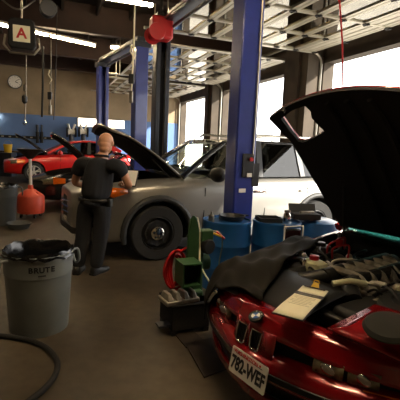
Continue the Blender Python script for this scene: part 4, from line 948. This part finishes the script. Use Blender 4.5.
# ------------------------------------------------------------------ bins
def bin_(label, loc, r, h, mm, brand, rz):
    root = thing('waste_bin', label, 'bin', loc, rz)
    g = MB(); g.lathe([(r * .84, 0), (r * .855, .015), (r * .96, h * .72), (r * .965, h * .73), (r * .985, h * .735), (r * 1.0, h * .93), (r * 1.03, h * .935), (r * 1.035, h), (r * .98, h), (r * .95, h * .9), (r * .8, .03), (.001, .03)], n=48); b = g.build('bin_body', M[mm], root, smooth=True)
    for s in (-1, 1):
        g = MB(); x = s * r * 1.01
        g.tube(smooth_curve([(x, -.07, h * .95), (x + s * .055, -.06, h * .94), (x + s * .075, -.05, h * .80), (x + s * .07, 0, h * .74), (x + s * .075, .05, h * .80), (x + s * .055, .06, h * .94), (x, .07, h * .95)], 4), .012, 8); g.build('handle', M[mm], root, smooth=True)
    rows = []; rn = random.Random(3); ph = [rn.uniform(-1, 1) for _ in range(60)]
    for k, (rr, z) in enumerate(((1.05, .86), (1.065, .92), (1.055, .96), (1.0, 1.025), (.95, .99), (.9, .86), (.84, .62), (.5, .52), (.02, .5))):
        rows.append([(math.cos(a) * r * (rr + .012 * ph[(j * 3 + k * 7) % 60] * (1 if k < 7 else 2)), math.sin(a) * r * (rr + .012 * ph[(j * 5 + k) % 60]), h * (z + (.02 if k != 0 else .035) * ph[(j * 7 + k * 11) % 60])) for j, a in [(j, 2 * PI * j / 40) for j in range(40)]])
    if not brand: rows = rows[2:]
    else: rows = [[p_ for p_ in q_] for q_ in rows[2:]]
    g = MB(); g.loft(rows, closed=True, caps=False); g.build('bin_liner', M['liner'], root, smooth=True, angle=60)
    return root
bl = V((-1.375, 3.36, 0)); ba = math.atan2(-bl.y, -bl.x) + PI / 2
bn = bin_('grey plastic bin lined with a black bag, standing alone on the floor', bl, .285, .70, 'grey', True, ba + .45)
for k, ch in enumerate('BRUTE'):       # moulded lettering round the collar
    a = -PI / 2 - .45 + .08 + (k - 2) * .15 ; rr = .285 * .997
    n_ = V((math.cos(a), math.sin(a), 0)); tdir = V((-n_.y, n_.x, 0)); pos = n_ * rr + V((0, 0, .595))
    text_mesh('lettering', ch, .062, M['ink'], bn, Matrix(((tdir.x, 0, n_.x, pos.x), (tdir.y, 0, n_.y, pos.y), (0, 1, 0, pos.z), (0, 0, 0, 1))), .003, bold=.002)
a = -PI / 2 - .45 + .08
n_ = V((math.cos(a), math.sin(a), 0)); tdir = V((-n_.y, n_.x, 0)); g = MB()
for k in range(7):
    aa = a + (k - 3) * .03; q = V((math.cos(aa), math.sin(aa), 0)); g.box(q * .2835 + V((0, 0, .548)), (.006, .006, .012), (0, 0, aa))
g.build('small_mark', M['ink'], bn)
bin_('dark grey bin standing behind the red orange oil tank', V((-3.80, 7.5, 0)), .32, .74, 'dgrey', False, .4).location.z = 0
# ------------------------------------------------------------------ oil drainer
od = atz(31, 217, 0); t = thing('oil_drainer', 'red orange waste oil tank with a white pole and black funnel bowl', 'oil drainer', od)
g = MB(); g.lathe([(.26, .10), (.27, .12), (.27, .44), (.25, .47), (.10, .58), (.055, .60), (.05, .68)], n=36); g.build('tank', M['orange'], t, smooth=True)
g = MB(); g.lathe([(.035, .6), (.03, 1.28)], n=14); g.build('pole', M['white'], t, smooth=True)
g = MB(); g.lathe([(.05, 1.22), (.09, 1.26), (.26, 1.42), (.27, 1.42), (.25, 1.41), (.08, 1.27), (.001, 1.26)], n=28); g.build('funnel_bowl', M['black'], t, smooth=True)
g = MB(); g.cyl((.16, -.05, .46), (.16, -.05, .54), .03, n=12); g.build('filler_cap', M['orange'], t)
for k in range(4):
    a = PI / 4 + PI / 2 * k; g = MB(); p = V((.20 * math.cos(a), .20 * math.sin(a), .045)); g.cyl(p - V((.015, 0, 0)), p + V((.015, 0, 0)), .042, n=14); g.cyl(p, p + V((0, 0, .07)), .012, n=8); g.build('caster', M['rubber'], t)
dp = atz(19, 228, 0); t = thing('catch_pan', 'low round grey pan on the floor beside the red orange oil tank', 'pan', dp)
g = MB(); g.lathe([(.17, 0), (.21, .09), (.22, .10), (.205, .10), (.165, .02), (.001, .02)], n=28); g.build('pan', M['dgrey'], t, smooth=True); g = MB(); g.box((.22, 0, .095), (.05, .07, .012)); g.build('lip', M['dgrey'], t)
# black hose on the floor
pts = [atz(x, y, .022) for x, y in ((-30, 331), (-8, 335), (12, 337), (32, 341), (48, 349), (57, 361), (55, 375), (45, 388), (30, 400), (15, 410))]
g = MB(); g.tube(smooth_curve(pts, 6), .021, 10); hs = g.build('hose', M['rubber'], None, smooth=True); tag(hs, 'black rubber hose curving over the floor in front of the grey bin', 'hose')
# ------------------------------------------------------------------ green machine on its black base
mb_ = V((-.10, 3.49, 0)); mrz = .42
t = thing('pedestal_grinder', 'green cast machine with tall shield on a black pedestal base', 'machine', mb_, mrz)
g = MB(); g.box((0, 0, .16), (.36, .34, .24)); g.box((0, 0, .27), (.38, .36, .02)); g.build('base_cabinet', M['matt'], t, bevel=.01)
for x, y in ((-.15, -.14), (.15, -.14), (-.15, .14), (.15, .14)):
    g = MB(); g.box((x, y, .02), (.05, .05, .04)); g.build('foot', M['black'], t)
g = MB(); g.box((-.23, -.10, .09), (.12, .10, .02)); g.build('step_plate', M['darkpost'], t, bevel=.004)
g = MB(); g.box((.12, .08, .56), (.12, .14, .58)); g.build('column', M['green'], t, bevel=.015)
g = MB(); g.prism([(.055 + x, -.02, z * 1.02) for x, z in ((-.055, .40), (.055, .40), (.062, .72), (.055, .88), (.03, .985), (0, 1.01), (-.03, .975), (-.052, .83))], (0, .035, 0)); shd = g.build('shield', M['green'], t, bevel=.008)
g = MB(); g.tube([(.119, -.01, .43), (.123, -.01, .735), (.115, -.01, .90), (.087, -.01, 1.01)], .007, 6); g.build('pale_edge', M['cream'], shd, smooth=True)  # cream strip along one edge of the shield
# open-fronted housing
g = MB(); w_, d_, h_ = .165, .2, .19; cx, cy, cz = -.025, -.12, .55
for s in (-1, 1): g.box((cx + s * w_ / 2, cy, cz), (.012, d_, h_)); g.box((cx, cy, cz + s * h_ / 2), (w_ + .012, d_, .012))
g.box((cx, cy + d_ / 2, cz), (w_, .012, h_)); g.build('wheel_housing', M['green'], t)
g = MB(); g.cyl((cx, cy + .02, cz), (cx, cy + .09, cz), .075, n=24); g.build('grinding_wheel', M['matt'], t, smooth=True)
g = MB(); g.cyl((.02, .1, .56), (.26, .1, .56), .075, n=20); g.build('motor', M['green'], t, smooth=True)
g = MB(); g.lathe([(.06, -.03), (.07, -.02), (.07, .02), (.06, .03)], (.20, -.02, .74), (.3, -1, 0), 24); g.build('gauge_wheel', M['matt'], t, smooth=True)
g = MB(); g.box((.19, .02, .84), (.12, .1, .10)); g.build('switch_box', M['green'], t, bevel=.01)
g = MB(); g.tube(smooth_curve([(.11, -.04, .74), (.10, -.09, .60), (.17, -.12, .46), (.27, -.12, .32), (.30, -.10, .26)], 6), .008, 6); g.build('pale_hose', M['cream'], t, smooth=True)
g = MB(); g.tube(smooth_curve([(.20, 0, .88), (.30, -.04, .87), (.33, -.05, .76), (.31, -.04, .55), (.34, -.02, .30)], 6), .007, 6); g.build('black_cord', M['steel'], t, smooth=True)
for q in range(2):
    g = MB(); p0 = V((.22 + .03 * q, -.08, .875 + .01 * q)); g.bar(p0, p0 + V((.07, -.03, -.03 - .03 * q)), .022, .018); g.build('pink_handle' if q else 'brass_fitting', M['hosered' if q else 'yellow'], t, bevel=.004)
g = MB(); g.tube([(0, -.03, .50), (0, -.03, .30)], .03, 8); g.build('stem', M['green'], t)
g = MB(); g.box((.05, .04, .31), (.22, .2, .05)); g.build('foot_casting', M['green'], t, bevel=.015)
# ribbed grey block lying on the base
p = V((-.15, 3.385, .281)); bk = thing('cast_block', 'grey ribbed cast block lying on the black base of the green machine', 'block', p, mrz + .1)
g = MB(); g.box((0, 0, .02), (.32, .20, .04)); g.build('block', M['alu'], bk, bevel=.01)
for k in range(4):
    g = MB(); g.box((-.115 + .077 * k, 0, .065), (.055, .18, .06), taper=.6); g.build('rib', M['alu'], bk, bevel=.008)
# coil of red hose hung behind the machine
p = at(177, 268, 3.56); hk = thing('hose_coil', 'coil of red air hose hanging on the green machine', 'hose', p, mrz)
for k in range(8):
    a0 = .10 * k; rx, rz_ = .105 - .014 * (k % 5), .18 + .012 * (k % 4) - .01 * k
    g = MB(); g.tube([((rx) * math.cos(a) - .03 + .010 * (k % 4), -.05 + .012 * k + .01 * math.sin(2 * a + k), rz_ * math.sin(a) - .004 * k) for a in [2 * PI * q / 28 for q in range(28)]], .0125, 8, closed=True); g.build('hose_loop', M['hosered'], hk, smooth=True)
g = MB(); g.tube(smooth_curve([(.0, -.05, .16), (.06, -.05, .20), (.13, .02, .19)], 6), .0125, 8); g.build('hose_end', M['hosered'], hk, smooth=True)
# loose dark steel plates on the floor under the car's nose
for pts, lab in ((((185, 343), (214, 337), (244, 362), (204, 377)), 'flat dark steel plate on the floor ahead of the dark red coupe'), (((165, 322), (190, 327), (210, 345), (186, 347)), 'smaller dark steel plate on the floor below the green machine')):
    q = [atz(x, y, .014) for x, y in pts]; c = sum(q, V()) / 4; g = MB(); g.prism([v - c for v in q], (0, 0, -.012)); o = g.build('floor_plate', M['brown'], None, bevel=.003); o.location = c; tag(o, lab, 'plate')
# ------------------------------------------------------------------ the man at the silver suv's fender
man = thing('person', 'bald man in black short-sleeved shirt and dark trousers, seen from behind at the silver suv', 'person', (-1.39, 4.82, 0), math.radians(-12)); man.scale = (1.07, 1.05, .972)
def skin_mesh(name, verts, edges, radii, root=0, sub=2):
    me = bpy.data.meshes.new(name); me.from_pydata([V(v) for v in verts], edges, []); o = bpy.data.objects.new(name, me); COL.objects.link(o)
    sk = o.modifiers.new('k', 'SKIN'); sk.use_smooth_shade = True
    for i, r in enumerate(radii):
        q = me.skin_vertices[0].data[i]; q.radius = (r, r) if not isinstance(r, tuple) else r; q.use_root = (i == root)
    u = o.modifiers.new('u', 'SUBSURF'); u.levels = u.render_levels = sub
    return bake(o)
def merge(objs, name, m, voxel, parent, smoothing=4):
    bm = bmesh.new()
    for o in objs: bm.from_mesh(o.data)
    me = bpy.data.meshes.new(name); bm.to_mesh(me); bm.free()
    for o in objs: bpy.data.objects.remove(o)
    o = bpy.data.objects.new(name, me); COL.objects.link(o)
    r = o.modifiers.new('r', 'REMESH'); r.mode = 'VOXEL'; r.voxel_size = voxel
    if smoothing: s = o.modifiers.new('s', 'SMOOTH'); s.iterations = smoothing; s.factor = .5
    bake(o); o.data.materials.clear(); o.data.materials.append(m); shade(o.data, 180); o.parent = parent; return o
J = dict(pel=(0, 0, .95), waist=(0, -.005, 1.08), chest=(0, .0, 1.27), top=(0, .0, 1.43), neck=(0, .025, 1.52), hb=(0, .05, 1.585),
         sl=(-.20, 0, 1.43), el=(-.275, .03, 1.15), wl=(-.17, .24, 1.10), hl=(-.12, .30, 1.10),
         sr=(.20, .0, 1.43), er=(.315, .06, 1.16), wr=(.20, .28, 1.12), hr=(.15, .34, 1.13),
         pl=(-.095, 0, .90), kl=(-.105, .035, .49), al=(-.10, -.02, .085), tl=(-.13, .12, .035),
         pr=(.095, 0, .90), kr=(.10, .05, .49), ar=(.105, .03, .085), tr=(.14, .17, .035))
for k_n in list(J):
    p_ = J[k_n]; J[k_n] = (p_[0] * (1.12 if p_[2] > .8 else 1.0) + .125 * p_[2], p_[1], p_[2])
HX = .125 * 1.67
def chain(names, radii, extra_edges=None, root=0, label='tmp', sub=2):
    return skin_mesh(label, [J[n] for n in names], [(i, i + 1) for i in range(len(names) - 1)] if extra_edges is None else extra_edges, radii, root, sub)
def tree(names, links, radii, root='pel', sub=2):
    ix = {n: i for i, n in enumerate(names)}
    return skin_mesh('tmp', [J[n] for n in names], [(ix[a], ix[b]) for a, b in links], radii, ix[root], sub)
names = ['pel', 'waist', 'chest', 'top', 'neck', 'hb', 'sl', 'el', 'wl', 'sr', 'er', 'wr', 'pl', 'kl', 'al', 'tl', 'pr', 'kr', 'ar', 'tr']
links = [('pel', 'waist'), ('waist', 'chest'), ('chest', 'top'), ('top', 'neck'), ('neck', 'hb'), ('top', 'sl'), ('sl', 'el'), ('el', 'wl'), ('top', 'sr'), ('sr', 'er'), ('er', 'wr'), ('pel', 'pl'), ('pl', 'kl'), ('kl', 'al'), ('al', 'tl'), ('pel', 'pr'), ('pr', 'kr'), ('kr', 'ar'), ('ar', 'tr')]
R_ = dict(pel=(.155, .12), waist=(.17, .13), chest=(.18, .125), top=(.125, .08), neck=.062, hb=.06, sl=.072, el=.047, wl=.031, sr=.072, er=.047, wr=.031, pl=.095, kl=.062, al=.042, tl=.032, pr=.095, kr=.062, ar=.042, tr=.032)
J.update(il=(J['sl'][0] * .25, 0, 1.38), ir=(J['sr'][0] * .4, 0, 1.38))
def rr(*n): return [R_[k] for k in n]
pieces = [chain(['pel', 'waist', 'chest', 'top', 'neck', 'hb'], rr('pel', 'waist', 'chest', 'top', 'neck', 'hb')),
    chain(['il', 'sl', 'el', 'wl'], [.06, .06] + rr('el', 'wl')), chain(['ir', 'sr', 'er', 'wr'], [.06, .06] + rr('sr', 'er', 'wr')[1:]),
    chain(['pel', 'pl', 'kl', 'al', 'tl'], [.10] + rr('pl', 'kl', 'al', 'tl')), chain(['pel', 'pr', 'kr', 'ar', 'tr'], [.10] + rr('pr', 'kr', 'ar', 'tr'))]
# head: bowed forward and turned a little towards the engine
HM = Matrix.Translation((HX, .065, 1.67)) @ Matrix.Rotation(math.radians(6), 4, 'Z') @ Matrix.Rotation(math.radians(-22), 4, 'X')
g = MB()
g.ball((0, -.012, .03), (.080, .100, .098), 24, 16); g.ball((0, .035, -.035), (.064, .068, .085), 20, 12); g.ball((0, .06, -.085), (.036, .035, .03), 12, 8)
g.ball((0, .104, -.015), (.014, .022, .026), 12, 8); g.ball((0, .09, .022), (.012, .018, .03), 10, 8)
g.ball((0, .094, -.058), (.026, .012, .008), 12, 6); g.ball((0, .092, -.07), (.024, .012, .008), 12, 6)
for s in (-1, 1):
    g.ball((s * .034, .082, .022), (.017, .014, .012), 12, 8); g.ball((s * .036, .088, .042), (.024, .012, .008), 10, 6)
    g.ball((s * .083, -.005, -.005), (.012, .022, .034), 12, 8); g.ball((s * .088, -.014, .006), (.010, .020, .022), 10, 6)
g.ball((0, -.03, -.075), (.058, .052, .06), 14, 8); g.ball((0, -.022, -.03), (.070, .078, .07), 16, 10)
hd_ = g.build('head', M['skin']); hd_.data.transform(HM); pieces.append(hd_)
# hands: palm, four unequal curled fingers, thumb from the side
def hand(w, h, s):
    w, h = V(w), V(h); f = (h - w).normalized(); side = V((0, 0, 1)).cross(f).normalized() * s    # side: towards the thumb (inwards / up)
    dn = V((0, 0, -1))
    th = (side * .0 + V((0, 0, 1)) * .8 + side * .4).normalized(); ac = f.cross(th).normalized()
    out = [skin_mesh('palm', [w - f * .02, w + f * .03, w + f * .085], [(0, 1), (1, 2)], [(.026, .022), (.034, .018), (.037, .017)], 0, 2)]
    for k, L in enumerate((.070, .080, .074, .058)):
        o = w + f * .08 + th * (.027 - .018 * k); c = ac * (-s)
        out.append(skin_mesh('finger', [o - f * .02, o + f * L * .42, o + f * L * .72 + c * L * .28, o + f * L * .74 + c * L * .62], [(0, 1), (1, 2), (2, 3)], [.010, .0092, .0085, .0075], 0, 1))
    o = w + f * .035 + th * .025
    out.append(skin_mesh('thumb', [o, o + th * .03 + f * .025, o + th * .032 + f * .055 - ac * s * .012, o + th * .026 + f * .08 - ac * s * .02], [(0, 1), (1, 2), (2, 3)], [.013, .0115, .010, .008], 0, 1))
    return out
pieces += hand(J['wr'], J['hr'], 1) + hand(J['wl'], J['hl'], -1)
body = merge(pieces, 'body', M['skin'], .007, man, 5)
for s in (-1, 1):   # eyes
    g = MB(); g.ball(HM @ V((s * .034, .090, .022)), .0085, 12, 8); e = g.build('eye', M['white'], man, smooth=True); g = MB(); g.ball(HM @ V((s * .034, .0955, .022)), .0042, 10, 6); g.build('iris', M['ink'], e, smooth=True)
# shirt: trunk and short sleeves
def lean(p): return (p[0] * (1.12 if p[2] > .8 else 1.0) + .125 * p[2], p[1], p[2])
J.update(hem=lean((0, 0, .95)), sle=lean((-.250, .018, 1.25)), sre=lean((.268, .04, 1.25)), coll=lean((0, .015, 1.50)), il=lean((-.06, 0, 1.38)), ir=lean((.06, 0, 1.38)))
sh1 = chain(['hem', 'waist', 'chest', 'top', 'coll'], [(.185, .140), (.205, .158), (.210, .150), (.18, .130), .098])
sh2 = chain(['il', 'sl', 'sle'], [.125, .108, .085]); sh3 = chain(['ir', 'sr', 'sre'], [.125, .108, .085])
shirt = merge([sh1, sh2, sh3], 'shirt', M['shirt'], .010, man, 3)
g = MB(); c = V(J['coll']) + V((0, .0, .015)); g.tube([c + V((-.004 + .074 * math.cos(a), .078 * math.sin(a) - .005, .012 * -math.sin(a))) for a in [2 * PI * k / 20 for k in range(20)]], .014, 8, closed=True); g.build('collar', M['shirt'], shirt, smooth=True)
J.update(**{k: lean(v) for k, v in dict(top2=(0, 0, .985), pmid=(0, 0, .88), al2=(-.10, -.015, .07), ar2=(.105, .03, .07), kl2=(-.105, .03, .5), kr2=(.10, .045, .5), ml=(-.103, .0, .28), mr=(.104, .035, .28)).items()})
tr1 = chain(['top2', 'pel', 'pmid'], [(.18, .138), (.185, .145), (.17, .14)]); tr2 = chain(['pel', 'pl', 'kl2', 'ml', 'al2'], [.115, .122, .095, .086, .08]); tr3 = chain(['pel', 'pr', 'kr2', 'mr', 'ar2'], [.115, .122, .095, .086, .08])
trou = merge([tr1, tr2, tr3], 'trousers', M['trouser'], .010, man, 2)
g = MB(); g.loft([[(.192 * math.cos(a) + .122, .148 * math.sin(a), z) for a in [2 * PI * k / 32 for k in range(32)]] for z in (.955, .995)], closed=True, caps=False); bl_ = g.build('belt', M['black'], man, smooth=True, solid=-.008)
g = MB(); g.box((.31, -.04, .95), (.05, .07, .10)); g.build('belt_pouch', M['black'], bl_, bevel=.01)
for q, side in (('l', -1), ('r', 1)):
    a, t = V(J['a' + q]), V(J['t' + q]); d = (t - a); d.z = 0; d.normalize(); n_ = V((-d.y, d.x, 0)); b = V((a.x, a.y, 0))
    def sect(k, w, h, lo=0.): return [b + d * k + n_ * w * x + V((0, 0, lo + h * z)) for x, z in ((-1, .0), (-1.02, .25), (-.9, .7), (-.45, 1), (.45, 1), (.9, .7), (1.02, .25), (1, .0))]
    g = MB(); g.loft([sect(-.075, .028, .06), sect(-.06, .038, .10), sect(0, .042, .12), sect(.06, .045, .095), (sect(.13, .050, .07)), sect(.19, .046, .055), sect(.225, .028, .04)], closed=True); bt = g.build('shoe', M['black'], man, smooth=True, angle=60)
    g = MB(); g.loft([[b + d * k + n_ * w * x + V((0, 0, z)) for x, z in ((-1, 0), (-1, .022), (1, .022), (1, 0))] for k, w in ((-.08, .032), (-.06, .044), (0, .046), (.13, .054), (.19, .05), (.23, .03))], closed=True); g.build('sole', M['rubber'], bt)
# sheet of paper held in front of him
hp_ = man.matrix_world
bpy.context.view_layer.update()
pp = man.matrix_world @ V((.36, .42, 1.22)); cbd = thing('notepad', 'pale notepad held by the bald man over the open engine', 'notepad', pp, math.radians(-12))
g = MB(); g.box((0, 0, 0), (.20, .01, .27), (-.75, 0, .15)); nb = g.build('board', M['black'], cbd, bevel=.003)
g = MB(); g.box((0, -.007, .006), (.18, .004, .24), (-.75, 0, .15)); g.build('paper', M['white'], cbd)
scene.view_settings.view_transform = 'Standard'; scene.view_settings.look = 'None'; scene.view_settings.gamma = 1
scene.view_settings.use_curve_mapping = False; scene.view_settings.exposure = 0.15
try:
    scene.cycles.use_denoising = True; scene.cycles.max_bounces = 8; scene.cycles.diffuse_bounces = 5; scene.cycles.transparent_max_bounces = 16; scene.cycles.sample_clamp_indirect = 6
except Exception: pass
